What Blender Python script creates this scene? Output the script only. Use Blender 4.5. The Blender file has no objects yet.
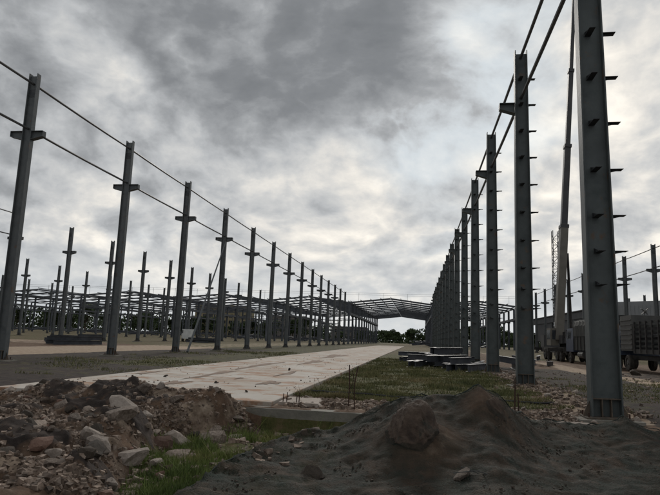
import bpy, math, random
import numpy as np
from mathutils import Vector, Matrix
R = math.radians
random.seed(7); rng = np.random.default_rng(7)
scene = bpy.context.scene
C = scene.collection

# ------------------------------------------------------------------ camera
PITCH, ROLL, YAW, CAMH, FPX = .1546, .0373, .1521, 1.407, 580.55
fw = Vector((-math.sin(YAW)*math.cos(PITCH), math.cos(YAW)*math.cos(PITCH), math.sin(PITCH)))
rt = Vector((math.cos(YAW), math.sin(YAW), 0)); up = rt.cross(fw)
r2 = math.cos(ROLL)*rt + math.sin(ROLL)*up; u2 = -math.sin(ROLL)*rt + math.cos(ROLL)*up
cd = bpy.data.cameras.new('camera'); cam = bpy.data.objects.new('camera', cd); C.objects.link(cam)
cam.matrix_world = Matrix(((r2.x, u2.x, -fw.x, 0), (r2.y, u2.y, -fw.y, 0), (r2.z, u2.z, -fw.z, CAMH), (0, 0, 0, 1)))
cd.sensor_width = 36; cd.lens = FPX/660*36; cd.clip_end = 6000; cd.clip_start = .05
scene.camera = cam

# ------------------------------------------------------------------ sky, sun, exposure
SUN_EL, SUN_AZ = R(27), R(-2)          # azimuth measured from +Y towards +X
w = bpy.data.worlds.new('World'); scene.world = w; w.use_nodes = True
nt = w.node_tree; nt.nodes.clear()
def N(t, **k):
    n = nt.nodes.new(t)
    for a, b in k.items(): setattr(n, a, b)
    return n
def LK(a, b): nt.links.new(a, b)
def mth(op, a, b=None, clamp=False):
    n = N('ShaderNodeMath', operation=op); n.use_clamp = clamp
    for i, q in enumerate((a, b)):
        if q is None: continue
        if isinstance(q, (int, float)): n.inputs[i].default_value = q
        else: LK(q, n.inputs[i])
    return n.outputs[0]
sky = N('ShaderNodeTexSky', sky_type='NISHITA'); sky.sun_disc = False
sky.sun_elevation = SUN_EL; sky.sun_rotation = SUN_AZ; sky.air_density = 1.2; sky.dust_density = 2.5
tc = N('ShaderNodeTexCoord'); nrm = N('ShaderNodeVectorMath', operation='NORMALIZE'); LK(tc.outputs['Generated'], nrm.inputs[0])
D = nrm.outputs[0]
sp = N('ShaderNodeSeparateXYZ'); LK(D, sp.inputs[0])
zc = mth('MAXIMUM', sp.outputs[2], 0.0)
den = mth('ADD', zc, .34)
cb = N('ShaderNodeCombineXYZ'); LK(mth('DIVIDE', sp.outputs[0], den), cb.inputs[0]); LK(mth('DIVIDE', sp.outputs[1], den), cb.inputs[1])
cb.inputs[2].default_value = 3.7
def noise(vec, scale, detail, rough, dist=0.0, off=0.0):
    if off:
        a = N('ShaderNodeVectorMath', operation='ADD'); LK(vec, a.inputs[0]); a.inputs[1].default_value = (off, off*.7, off*1.3); vec = a.outputs[0]
    n = N('ShaderNodeTexNoise'); n.inputs['Scale'].default_value = scale; n.inputs['Detail'].default_value = detail
    n.inputs['Roughness'].default_value = rough; n.inputs['Distortion'].default_value = dist; LK(vec, n.inputs['Vector']); return n.outputs['Fac']
P = cb.outputs[0]
q_ = N('ShaderNodeVectorMath', operation='MULTIPLY'); LK(D, q_.inputs[0]); q_.inputs[1].default_value = (1, 1, 1.3)
q2_ = N('ShaderNodeVectorMath', operation='SCALE'); LK(q_.outputs[0], q2_.inputs[0]); LK(mth('DIVIDE', 1.0, mth('ADD', mth('MULTIPLY', zc, .9), .62)), q2_.inputs['Scale'])
P = q2_.outputs[0]
def vm(op, a, b=None, sc=None):
    n = N('ShaderNodeVectorMath', operation=op)
    if isinstance(a, tuple): n.inputs[0].default_value = a
    else: LK(a, n.inputs[0])
    if b is not None:
        if isinstance(b, tuple): n.inputs[1].default_value = b
        else: LK(b, n.inputs[1])
    if sc is not None: n.inputs['Scale'].default_value = sc
    return n.outputs[0]
def mul(a, b): return mth('MULTIPLY', a, b)
def add(a, b): return mth('ADD', a, b)
def sub(a, b): return mth('SUBTRACT', a, b)
# cloud thinness: broad fields, cumulus heads (billowed noise) and a rim towards the sun
wv = N('ShaderNodeTexNoise'); wv.inputs['Scale'].default_value = 2.2; wv.inputs['Detail'].default_value = 3; LK(P, wv.inputs['Vector'])
PW = vm('ADD', P, vm('SCALE', vm('SUBTRACT', wv.outputs['Color'], (.5, .5, .5)), sc=.16))
tos = vm('SCALE', vm('NORMALIZE', vm('SUBTRACT', (-.03, 1.0, .62), P)), sc=.05)
PS = vm('ADD', PW, tos)
def field(v):
    a = noise(v, 2.9, 9, .56, 0, 1.3); b = noise(v, 6.2, 8, .54, 0, 5.0)
    bil = mth('ABSOLUTE', sub(b, .5))            # creases between the heads
    return add(mul(sub(a, .5), 1.5), mul(sub(mul(bil, 2.0), .16), .55))
d0_ = field(PW); d1_ = field(PS)
n3 = noise(D, 2.2, 5, .5, .2, 9.0)
fine = noise(PW, 11, 7, .62, 0, 3.0)
def blob(d, k, wgt):
    """a broad mass of thicker (negative) or thinner (positive) cloud centred on a direction"""
    n = N('ShaderNodeVectorMath', operation='DOT_PRODUCT'); LK(D, n.inputs[0]); v = Vector(d).normalized(); n.inputs[1].default_value = v
    e = mth('EXPONENT', mul(sub(n.outputs['Value'], 1.0), k))
    return mul(e, wgt)
# thickness mask with fairly crisp edges -> grey cloud bodies against bright thin cloud
big = add(mul(d0_, -1.0), mul(sub(fine, .5), .15))
f = 0.0
BL = [((-.50, .78, .46), 9, -.24), ((-.23, .90, .373), 90, -.26), ((-.11, .856, .505), 90, -.26), ((-.162, .957, .236), 1500, -.2), ((.03, .972, .235), 1200, -.2), ((.075, .965, .25), 2200, -.16), ((-.315, .93, .19), 900, -.12), ((.27, .9, .33), 60, .06), ((-.02, .90, .44), 160, -.24),
      ((-.05, .955, .28), 30, .17), ((.03, .94, .34), 500, .05), ((-.12, .95, .30), 600, .10), ((-.02, .965, .25), 1500, -.12), ((.065, .874, .485), 900, .22), ((-.15, .958, .245), 160, .12), ((-.45, .90, .22), 30, .10),
      ((.30, .90, .33), 30, .12), ((-.315, .92, .224), 300, -.08), ((.02, .97, .22), 300, -.10), ((.09, .93, .36), 260, -.12),
      ((-.5, .85, .12), 30, .08), ((.0, -.6, .8), 1.2, -.06), ((-.12, .97, .14), 7, .12)]
g0 = mul(sub(n3, .5), .25)
for d, k, wg in BL: g0 = add(g0, blob(d, k, wg))
thin = sub(add(g0, .575), mul(big, -0.54))
edge = mul(sub(d0_, d1_), -.6)
f = add(thin, edge)
ramp = N('ShaderNodeValToRGB'); LK(f, ramp.inputs[0]); cr = ramp.color_ramp
stops = [(0.0, (.17, .18, .192)), (.24, (.215, .225, .238)), (.42, (.32, .332, .345)), (.56, (.45, .463, .475)),
         (.70, (.58, .582, .575)), (.82, (.74, .715, .67)), (1.0, (1.0, .94, .84))]
cr.elements[0].position = 0; cr.elements[0].color = (*stops[0][1], 1)
cr.elements[1].position = 1; cr.elements[1].color = (*stops[-1][1], 1)
for p_, c_ in stops[1:-1]:
    e = cr.elements.new(p_); e.color = (*c_, 1)
# thin gaps where the pale blue above shows
gap = N('ShaderNodeMapRange'); gap.inputs['From Min'].default_value = .52; gap.inputs['From Max'].default_value = .66
LK(noise(PW, 2.6, 6, .5, .2, 17.0), gap.inputs['Value'])
gm_ = N('ShaderNodeMapRange'); gm_.inputs['From Min'].default_value = .5; gm_.inputs['From Max'].default_value = .7; gm_.inputs['To Max'].default_value = .55; LK(f, gm_.inputs['Value'])
gz_ = N('ShaderNodeMapRange'); gz_.inputs['From Min'].default_value = .10; gz_.inputs['From Max'].default_value = .22; LK(sp.outputs[2], gz_.inputs['Value'])
gapf = mul(mul(gap.outputs[0], gm_.outputs[0]), gz_.outputs[0])
skyc = N('ShaderNodeMixRGB', blend_type='MULTIPLY'); skyc.inputs[0].default_value = 1; LK(sky.outputs[0], skyc.inputs[1]); skyc.inputs[2].default_value = (.9, 1.0, 1.1, 1)
cl10 = N('ShaderNodeMixRGB', blend_type='MULTIPLY'); cl10.inputs[0].default_value = 1; LK(ramp.outputs[0], cl10.inputs[1]); cl10.inputs[2].default_value = (10, 10, 10, 1)
# pale even veil close to the horizon
veil = N('ShaderNodeMapRange'); veil.inputs['From Min'].default_value = .15; veil.inputs['From Max'].default_value = 0.0; veil.inputs['To Max'].default_value = .75
LK(sp.outputs[2], veil.inputs['Value'])
mv = N('ShaderNodeMixRGB'); LK(veil.outputs[0], mv.inputs[0]); LK(cl10.outputs[0], mv.inputs[1]); mv.inputs[2].default_value = (5.9, 6.25, 6.5, 1)
smin_ = vm('MINIMUM', skyc.outputs[0], (6.3, 7.1, 7.7))      # haze keeps the glow round the hidden sun from burning out
mx = N('ShaderNodeMixRGB'); LK(gapf, mx.inputs[0]); LK(mv.outputs[0], mx.inputs[1]); LK(smin_, mx.inputs[2])
bg = N('ShaderNodeBackground'); bg.inputs['Strength'].default_value = .1; LK(mx.outputs[0], bg.inputs['Color'])
wo = N('ShaderNodeOutputWorld'); LK(bg.outputs[0], wo.inputs[0])
sd = bpy.data.lights.new('sun', 'SUN'); sd.energy = 1.3; sd.angle = R(14); sd.color = (1, .95, .88)
so = bpy.data.objects.new('sun', sd); C.objects.link(so)
sdir = Vector((math.sin(SUN_AZ)*math.cos(SUN_EL), math.cos(SUN_AZ)*math.cos(SUN_EL), math.sin(SUN_EL)))
so.rotation_euler = sdir.to_track_quat('Z', 'Y').to_euler()
scene.view_settings.view_transform = 'Standard'; scene.view_settings.look = 'None'
scene.view_settings.gamma = 1; scene.view_settings.exposure = .14

# ------------------------------------------------------------------ materials
def mat(name, cols, rough=.8, scale=4, detail=6, bump=.3, bscale=30, metal=0, coord='Object', spots=None, rnd=0, attr=None, rndisl=False):
    """noise-mixed colours with relief; spots=(colour, scale, threshold) adds stains"""
    m = bpy.data.materials.new(name); m.use_nodes = True; t = m.node_tree; b = t.nodes['Principled BSDF']
    L = t.links.new
    c = t.nodes.new('ShaderNodeTexCoord'); co = c.outputs[coord]
    if rnd:
        oi = t.nodes.new('ShaderNodeObjectInfo'); va = t.nodes.new('ShaderNodeVectorMath'); va.operation = 'MULTIPLY_ADD'
        L(oi.outputs['Random'], va.inputs[0]); va.inputs[1].default_value = (40, 23, 11); L(co, va.inputs[2]); co = va.outputs[0]
    n = t.nodes.new('ShaderNodeTexNoise'); n.inputs['Scale'].default_value = scale; n.inputs['Detail'].default_value = detail; n.inputs['Roughness'].default_value = .6
    L(co, n.inputs['Vector'])
    r = t.nodes.new('ShaderNodeValToRGB'); L(n.outputs['Fac'], r.inputs[0])
    k = len(cols)
    for i, cc in enumerate(cols):
        p = .3 + .4*i/(max(k-1, 1))
        if i == 0: r.color_ramp.elements[0].position = p; r.color_ramp.elements[0].color = (*cc, 1)
        elif i == k-1: r.color_ramp.elements[-1].position = p; r.color_ramp.elements[-1].color = (*cc, 1)
        else:
            e = r.color_ramp.elements.new(p); e.color = (*cc, 1)
    col = r.outputs[0]
    if rndisl or rnd:
        if rndisl: g = t.nodes.new('ShaderNodeNewGeometry'); src = g.outputs['Random Per Island']
        else: src = oi.outputs['Random']
        hs = t.nodes.new('ShaderNodeMapRange'); L(src, hs.inputs[0]); hs.inputs['To Min'].default_value = 1-(rnd or .4); hs.inputs['To Max'].default_value = 1+(rnd or .4)
        mm = t.nodes.new('ShaderNodeVectorMath'); mm.operation = 'SCALE'; L(col, mm.inputs[0]); L(hs.outputs[0], mm.inputs['Scale']); col = mm.outputs[0]
    if spots:
        sc, ss, th = spots
        n2_ = t.nodes.new('ShaderNodeTexNoise'); n2_.inputs['Scale'].default_value = ss; n2_.inputs['Detail'].default_value = 8; n2_.inputs['Roughness'].default_value = .65; L(co, n2_.inputs['Vector'])
        mr = t.nodes.new('ShaderNodeMapRange'); mr.inputs['From Min'].default_value = th; mr.inputs['From Max'].default_value = th+.09; L(n2_.outputs['Fac'], mr.inputs[0])
        mi = t.nodes.new('ShaderNodeMixRGB'); L(mr.outputs[0], mi.inputs[0]); L(col, mi.inputs[1]); mi.inputs[2].default_value = (*sc, 1); col = mi.outputs[0]
    L(col, b.inputs['Base Color']); b.inputs['Roughness'].default_value = rough; b.inputs['Metallic'].default_value = metal
    b.inputs['Specular IOR Level'].default_value = .3
    if bump:
        n3_ = t.nodes.new('ShaderNodeTexNoise'); n3_.inputs['Scale'].default_value = bscale; n3_.inputs['Detail'].default_value = 6; L(co, n3_.inputs['Vector'])
        bp = t.nodes.new('ShaderNodeBump'); bp.inputs['Strength'].default_value = bump; bp.inputs['Distance'].default_value = .02; L(n3_.outputs['Fac'], bp.inputs['Height']); L(bp.outputs[0], b.inputs['Normal'])
    return m
M = {}
M['steel'] = mat('grey_primer_steel', [(.052, .058, .061), (.09, .097, .099), (.07, .076, .078)], .55, 1.8, 10, .15, 14, rnd=.14, spots=((.11, .066, .042), 3.2, .61))
M['steel2'] = mat('blue_grey_primer_steel', [(.042, .051, .052), (.075, .086, .085), (.058, .066, .066)], .5, 1.6, 10, .15, 14, rnd=.1, spots=((.105, .07, .048), 2.4, .60))
M['clip'] = mat('dark_cleat_steel', [(.03, .033, .036), (.06, .062, .065)], .6, 5, 5, .1, 30)
M['pipe'] = mat('dark_pipe_steel', [(.05, .05, .052), (.09, .088, .085)], .5, 3, 5, .1, 30)
M['hall'] = mat('hall_steel', [(.05, .056, .066), (.10, .108, .12)], .6, .5, 6, 0, 10, rnd=.25)
M['rust'] = mat('rusty_rebar', [(.025, .015, .012), (.07, .036, .024)], .85, 20, 5, .4, 60)
M['beam'] = mat('stacked_beam_steel', [(.025, .028, .036), (.07, .075, .085)], .5, 1.5, 6, .1, 20, rnd=.4)
M['concrete'] = mat('concrete_slab', [(.27, .20, .15), (.37, .315, .26), (.42, .385, .34), (.45, .42, .375)], .88, .5, 11, .35, 25, rnd=.06, spots=((.29, .175, .11), 1.1, .515))
M['oldconc'] = mat('old_concrete', [(.13, .125, .105), (.24, .22, .19)], .9, 2.5, 8, .5, 20, spots=((.10, .10, .06), 1.6, .55))
M['stone'] = mat('broken_rubble_stone', [(.09, .07, .055), (.18, .142, .114), (.28, .23, .19)], .9, 6, 7, .6, 22, rnd=.42)
M['brick'] = mat('broken_red_brick', [(.11, .062, .045), (.18, .11, .082)], .9, 8, 6, .5, 25, rnd=.35)
M['palestone'] = mat('pale_concrete_chunk', [(.20, .165, .135), (.34, .29, .25)], .9, 5, 7, .6, 22, rnd=.25)
M['gravel'] = mat('loose_gravel', [(.065, .048, .037), (.165, .122, .093), (.31, .25, .205)], .9, 9, 3, .3, 30, rnd=.5, rndisl=True)
M['redrock'] = mat('clay_boulder', [(.036, .027, .022), (.068, .048, .036), (.105, .078, .06)], .95, 7, 12, 1.0, 26, spots=((.03, .032, .026), 3, .55))
M['leaf'] = mat('tree_leaves', [(.018, .03, .012), (.04, .06, .022), (.06, .08, .03)], .8, .6, 4, 0, 5, rnd=.45, rndisl=True)
M['bark'] = mat('tree_bark', [(.05, .04, .03), (.09, .07, .05)], .9, 4, 5, .3, 10)
M['yellow'] = mat('ochre_render', [(.20, .17, .10), (.26, .22, .14)], .9, .6, 5, 0, 5)
M['greywall'] = mat('grey_render', [(.13, .12, .11), (.19, .17, .155)], .9, .6, 5, 0, 5)
M['winglass'] = mat('dark_window_glass', [(.02, .022, .025), (.04, .045, .05)], .15, 2, 2, 0, 5)
M['roof'] = mat('grey_roof', [(.08, .08, .085), (.12, .12, .125)], .8, 1, 4, 0, 5)
M['clad'] = mat('grey_cladding', [(.16, .165, .17), (.21, .215, .22)], .5, .4, 5, 0, 5, spots=((.12, .10, .085), .8, .62))
M['cladd'] = mat('dark_cladding', [(.04, .042, .046), (.07, .072, .078)], .6, .4, 5, 0, 5)
M['tarp'] = mat('dark_olive_tarpaulin', [(.014, .016, .015), (.03, .031, .028)], .8, 1.5, 6, .5, 6)
M['bluecab'] = mat('dusty_blue_paint', [(.03, .042, .075), (.055, .068, .095)], .4, 2, 6, .05, 20, spots=((.12, .10, .08), 2, .6))
M['greypanel'] = mat('dusty_grey_paint', [(.05, .05, .047), (.085, .082, .076)], .6, 2, 6, .1, 20)
M['chassis'] = mat('black_chassis', [(.012, .012, .013), (.04, .036, .032)], .7, 3, 5, .1, 20)
M['tyre'] = mat('dusty_rubber', [(.014, .013, .012), (.05, .043, .036)], .9, 5, 5, .3, 30)
M['cranetan'] = mat('faded_crane_paint', [(.085, .077, .064), (.13, .12, .10)], .5, 1, 6, .05, 10)
M['cranedark'] = mat('dark_crane_paint', [(.03, .03, .032), (.055, .054, .054)], .5, 1, 6, .05, 10)
M['white'] = mat('dusty_white_paint', [(.45, .45, .43), (.6, .6, .58)], .4, 2, 4, 0, 10)
M['orange'] = mat('orange_marker_paint', [(.45, .16, .04), (.55, .25, .08)], .6, 5, 4, 0, 10)
M['black_tube'] = mat('plain_black', [(.012, .012, .012), (.03, .03, .03)], .6, 5, 4, 0, 10)
M['hem'] = mat('net_hem', [(.012, .018, .016), (.03, .04, .034)], .9, 8, 4, .3, 60)
M['dryclod'] = mat('dark_soil_clod', [(.03, .025, .02), (.07, .055, .042)], .95, 8, 6, .5, 20, rnd=.3)

def grass_mat():
    m = mat('grass_blades', [(.055, .066, .024), (.115, .115, .045), (.22, .18, .095)], .8, .7, 5, 0, 5, rnd=.35, rndisl=True); return m
M['grass'] = grass_mat()
M['weeds'] = mat('fresh_weeds', [(.06, .09, .022), (.13, .17, .045), (.22, .20, .08)], .8, 1.2, 5, 0, 5, rnd=.35, rndisl=True)

def ground_mat():
    m = bpy.data.materials.new('site_soil'); m.use_nodes = True; t = m.node_tree; b = t.nodes['Principled BSDF']; L = t.links.new
    c = t.nodes.new('ShaderNodeTexCoord').outputs['Object']
    at = t.nodes.new('ShaderNodeAttribute'); at.attribute_name = 'zone'
    sp_ = t.nodes.new('ShaderNodeSeparateColor'); L(at.outputs['Color'], sp_.inputs[0])
    def nz(s, d=8, r=.6):
        n = t.nodes.new('ShaderNodeTexNoise'); n.inputs['Scale'].default_value = s; n.inputs['Detail'].default_value = d; n.inputs['Roughness'].default_value = r; L(c, n.inputs['Vector']); return n.outputs['Fac']
    def ramp_(f_, cols, lo=.3, hi=.7):
        r = t.nodes.new('ShaderNodeValToRGB'); L(f_, r.inputs[0]); k = len(cols)
        r.color_ramp.elements[0].position = lo; r.color_ramp.elements[0].color = (*cols[0], 1)
        r.color_ramp.elements[1].position = hi; r.color_ramp.elements[1].color = (*cols[-1], 1)
        for i in range(1, k-1):
            e = r.color_ramp.elements.new(lo+(hi-lo)*i/(k-1)); e.color = (*cols[i], 1)
        return r.outputs[0]
    def mix(f_, a, b_):
        n = t.nodes.new('ShaderNodeMixRGB'); L(f_, n.inputs[0]); L(a, n.inputs[1]); L(b_, n.inputs[2]); return n.outputs[0]
    def thr(mask, nn, gain=2.2):
        # mask pushed by noise into ragged patches
        a = t.nodes.new('ShaderNodeMath'); a.operation = 'MULTIPLY_ADD'; L(nn, a.inputs[0]); a.inputs[1].default_value = 1.4; a.inputs[2].default_value = -.7
        s = t.nodes.new('ShaderNodeMath'); s.operation = 'ADD'; L(mask, s.inputs[0]); L(a.outputs[0], s.inputs[1])
        r = t.nodes.new('ShaderNodeMapRange'); r.inputs['From Min'].default_value = .32; r.inputs['From Max'].default_value = .6; L(s.outputs[0], r.inputs[0])
        z = t.nodes.new('ShaderNodeMath'); z.operation = 'MULTIPLY'; z.use_clamp = True; L(r.outputs[0], z.inputs[0])
        m2 = t.nodes.new('ShaderNodeMath'); m2.operation = 'MULTIPLY'; m2.use_clamp = True; L(mask, m2.inputs[0]); m2.inputs[1].default_value = 6; L(m2.outputs[0], z.inputs[1]); return z.outputs[0]
    nA, nB, nC = nz(.55), nz(4, 10, .7), nz(1.7, 8, .65)
    soil = mix(nA, ramp_(nB, [(.05, .035, .026), (.10, .068, .048), (.155, .108, .078)]), ramp_(nB, [(.075, .048, .032), (.15, .093, .06), (.23, .15, .10)]))
    grassc = ramp_(nB, [(.035, .042, .015), (.08, .08, .03), (.14, .105, .058)])
    pale = ramp_(nB, [(.20, .145, .10), (.34, .26, .19), (.44, .36, .28)])
    dark = ramp_(nB, [(.018, .015, .014), (.048, .038, .033), (.085, .064, .052)])
    col = mix(thr(sp_.outputs[2], nC), soil, dark)
    col = mix(thr(sp_.outputs[1], nC), col, pale)
    col = mix(thr(sp_.outputs[0], nC), col, grassc)
    L(col, b.inputs['Base Color']); b.inputs['Roughness'].default_value = .95; b.inputs['Specular IOR Level'].default_value = .15
    bp = t.nodes.new('ShaderNodeBump'); bp.inputs['Strength'].default_value = .9; bp.inputs['Distance'].default_value = .05; L(nz(9, 12, .75), bp.inputs['Height']); L(bp.outputs[0], b.inputs['Normal'])
    return m
M['ground'] = ground_mat()

def net_mat():
    m = bpy.data.materials.new('dust_net'); m.use_nodes = True; t = m.node_tree; b = t.nodes['Principled BSDF']; L = t.links.new
    c = t.nodes.new('ShaderNodeTexCoord').outputs['Object']
    n = t.nodes.new('ShaderNodeTexNoise'); n.inputs['Scale'].default_value = 2.6; n.inputs['Detail'].default_value = 10; n.inputs['Roughness'].default_value = .72; L(c, n.inputs['Vector'])
    r = t.nodes.new('ShaderNodeValToRGB'); L(n.outputs['Fac'], r.inputs[0])
    r.color_ramp.elements[0].position = .32; r.color_ramp.elements[0].color = (.009, .021, .015, 1)
    r.color_ramp.elements[1].position = .7; r.color_ramp.elements[1].color = (.085, .056, .038, 1)
    e = r.color_ramp.elements.new(.5); e.color = (.028, .028, .021, 1)
    L(r.outputs[0], b.inputs['Base Color']); b.inputs['Roughness'].default_value = .85; b.inputs['Specular IOR Level'].default_value = .2
    # thinner and thicker places of the weave let the soil below show
    n2_ = t.nodes.new('ShaderNodeTexNoise'); n2_.inputs['Scale'].default_value = 60; n2_.inputs['Detail'].default_value = 3; L(c, n2_.inputs['Vector'])
    n4 = t.nodes.new('ShaderNodeTexNoise'); n4.inputs['Scale'].default_value = 2.3; n4.inputs['Detail'].default_value = 6; L(c, n4.inputs['Vector'])
    ad = t.nodes.new('ShaderNodeMath'); ad.operation = 'ADD'; L(n2_.outputs['Fac'], ad.inputs[0]); L(n4.outputs['Fac'], ad.inputs[1])
    mr = t.nodes.new('ShaderNodeMapRange'); mr.inputs['From Min'].default_value = .85; mr.inputs['From Max'].default_value = 1.2; mr.inputs['To Min'].default_value = .97; mr.inputs['To Max'].default_value = .5; L(ad.outputs[0], mr.inputs[0])
    wa = t.nodes.new('ShaderNodeAttribute'); wa.attribute_name = 'worn'     # where the net has worn thin over the humps
    ml = t.nodes.new('ShaderNodeMath'); ml.operation = 'MULTIPLY_ADD'; L(wa.outputs['Fac'], ml.inputs[0]); ml.inputs[1].default_value = -.6; ml.inputs[2].default_value = 1.0
    m3 = t.nodes.new('ShaderNodeMath'); m3.operation = 'MULTIPLY'; L(mr.outputs[0], m3.inputs[0]); L(ml.outputs[0], m3.inputs[1]); L(m3.outputs[0], b.inputs['Alpha'])
    bp = t.nodes.new('ShaderNodeBump'); bp.inputs['Strength'].default_value = .9; bp.inputs['Distance'].default_value = .03; L(ad.outputs[0], bp.inputs['Height']); L(bp.outputs[0], b.inputs['Normal'])
    return m
M['net'] = net_mat()

# ------------------------------------------------------------------ mesh helpers
class MB:
    def __init__(s): s.v = []; s.f = []
    def raw(s, vs, fs):
        o = len(s.v); s.v += [tuple(q) for q in vs]; s.f += [tuple(i+o for i in q) for q in fs]; return s
    def box(s, x0, x1, y0, y1, z0, z1):
        return s.raw([(x0, y0, z0), (x1, y0, z0), (x1, y1, z0), (x0, y1, z0), (x0, y0, z1), (x1, y0, z1), (x1, y1, z1), (x0, y1, z1)],
                     [(0, 3, 2, 1), (4, 5, 6, 7), (0, 1, 5, 4), (1, 2, 6, 5), (2, 3, 7, 6), (3, 0, 4, 7)])
    def hexa(s, b, t_):
        return s.raw(list(b)+list(t_), [(0, 3, 2, 1), (4, 5, 6, 7), (0, 1, 5, 4), (1, 2, 6, 5), (2, 3, 7, 6), (3, 0, 4, 7)])
    def bar(s, p, q, wd, ht, upv=(0, 0, 1)):
        p, q = Vector(p), Vector(q); d = (q-p).normalized(); upv = Vector(upv)
        if abs(d.dot(upv)) > .98: upv = Vector((0, 1, 0))
        a = d.cross(upv).normalized()*wd/2; b = a.cross(d).normalized()*ht/2
        return s.hexa([p-a-b, p+a-b, p+a+b, p-a+b], [q-a-b, q+a-b, q+a+b, q-a+b])
    def tube(s, p, q, r0, r1=None, n=8, caps=True):
        r1 = r0 if r1 is None else r1; p, q = Vector(p), Vector(q); d = (q-p).normalized()
        a = d.orthogonal().normalized(); b = d.cross(a); vs = []
        for c, r in ((p, r0), (q, r1)):
            for i in range(n):
                t = 2*math.pi*i/n; vs.append(c+a*math.cos(t)*r+b*math.sin(t)*r)
        fs = [(i, (i+1) % n, n+(i+1) % n, n+i) for i in range(n)]
        if caps: fs += [tuple(range(n-1, -1, -1)), tuple(range(n, 2*n))]
        return s.raw(vs, fs)
    def prism(s, poly, y0, y1):      # polygon in XZ, extruded along Y
        n = len(poly)
        return s.raw([(x, y0, z) for x, z in poly]+[(x, y1, z) for x, z in poly],
                     [tuple(range(n)), tuple(range(2*n-1, n-1, -1))]+[(i, n+i, n+(i+1) % n, (i+1) % n) for i in range(n)])
    def ibeam(s, p, q, dep, wid, th=.02):
        p, q = Vector(p), Vector(q); d = (q-p).normalized(); a = d.cross(Vector((0, 0, 1))).normalized(); b = a.cross(d)
        for sg in (-1, 1): s.bar(p+b*sg*(dep/2-th/2), q+b*sg*(dep/2-th/2), wid, th, b)
        s.bar(p, q, th, dep-2*th-.002, b); return s
    def mesh(s, name='mesh'):
        me = bpy.data.meshes.new(name); me.from_pydata(s.v, [], s.f); me.update(); return me
def link(name, me, m=None, parent=None, loc=None, smooth=False):
    if isinstance(me, MB): me = me.mesh(name)
    if m is not None and not me.materials: me.materials.append(M[m] if isinstance(m, str) else m)
    if smooth: me.shade_smooth()
    o = bpy.data.objects.new(name, me); C.objects.link(o)
    if parent: o.parent = parent
    if loc: o.location = loc
    return o
def empty(name, loc=(0, 0, 0), rz=0):
    o = bpy.data.objects.new(name, None); C.objects.link(o); o.location = loc; o.rotation_euler = (0, 0, rz); o.empty_display_size = .3; return o
def tag(o, label, cat, group=None):
    o['label'] = label; o['category'] = cat
    if not o.get('kind'): o['kind'] = 'thing'
    if group: o['group'] = group
    return o
def structure(o): o['kind'] = 'structure'; return o
def stuff(o): o['kind'] = 'stuff'; return o
KIDS = {}
def kids(o):
    return [c for c in o.children]
def copy_tree(o, parent=None):
    c = o.copy(); C.objects.link(c)
    if parent: c.parent = parent
    for ch in TREE.get(o.name, []): copy_tree(ch, c)
    return c
TREE = {}
def remember(root):
    allc = [o for o in C.objects]
    for o in allc:
        if o.parent: TREE.setdefault(o.parent.name, [])
    def rec(r):
        ch = [o for o in allc if o.parent == r]
        TREE[r.name] = ch
        for c in ch: rec(c)
    rec(root)
def delete_tree(root):
    for ch in TREE.get(root.name, []): delete_tree(ch)
    bpy.data.objects.remove(root)

# numpy value noise
_T = rng.random((256, 256))
def vn(x, y):
    xi = np.floor(x).astype(int); yi = np.floor(y).astype(int); fx = x-xi; fy = y-yi
    fx = fx*fx*(3-2*fx); fy = fy*fy*(3-2*fy)
    a = _T[xi & 255, yi & 255]; b = _T[(xi+1) & 255, yi & 255]; c = _T[xi & 255, (yi+1) & 255]; d = _T[(xi+1) & 255, (yi+1) & 255]
    return (a*(1-fx)+b*fx)*(1-fy)+(c*(1-fx)+d*fx)*fy-.5
def fbm(x, y, s, o=5, g=.5):
    x = np.asarray(x, float)+100; y = np.asarray(y, float)+100; r = 0; a = 1
    for i in range(o): r = r+a*vn(x*s+i*17.3, y*s+i*9.1); s *= 2.03; a *= g
    return r
def sst(a, b, x): t = np.clip((x-a)/(b-a), 0, 1); return t*t*(3-2*t)

# ------------------------------------------------------------------ terrain
CX = np.array([-2.6, -2.33, -2.2, -1.96, -1.64, -1.13, -.47, -.15, .21, .6, .96, 1.25, 1.48, 1.96, 3.0, 3.67, 4.08, 5.0])
CY = np.array([4.8, 5.5, 6.5, 7.5, 8.5, 9.0, 9.2, 9.2, 9.3, 9.3, 9.3, 9.5, 9.8, 10.8, 11.0, 11.3, 11.3, 11.3])
CZ = np.array([-.36, -.18, -.10, -.05, -.02, .02, .36, .5, .52, .60, .80, .62, .39, .10, .03, .16, -.02, -.05])
def crest(X): return np.interp(X, CX, CY), np.interp(X, CX, CZ)
EY = np.array([3, 6.0, 6.7, 7.8, 9.4, 10.6, 11.7]); EX = np.array([-2.8, -3.05, -3.3, -3.65, -4.1, -3.55, -3.1])
def net_surface(X, Y):
    yc, zcr = crest(X)
    dfr = yc-Y
    front = np.where(X > 1.2, -.25, -.22)
    z = front+(zcr-front)*np.where(dfr > 0, np.exp(-(np.maximum(dfr, 0)/1.35)**1.25), 1-sst(0, .75, -dfr)*1.0)
    z = np.where(dfr < 0, zcr+(-.42-zcr)*sst(0, .8, -dfr), z)
    # left flank drops to the trench
    z = z+.30*np.exp(-((X-.02)/.50)**2-((Y-8.0)/.62)**2)*np.where(dfr > 0, 1, .3)
    z = np.where(X < -2.45, -.4, z)
    return z
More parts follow.
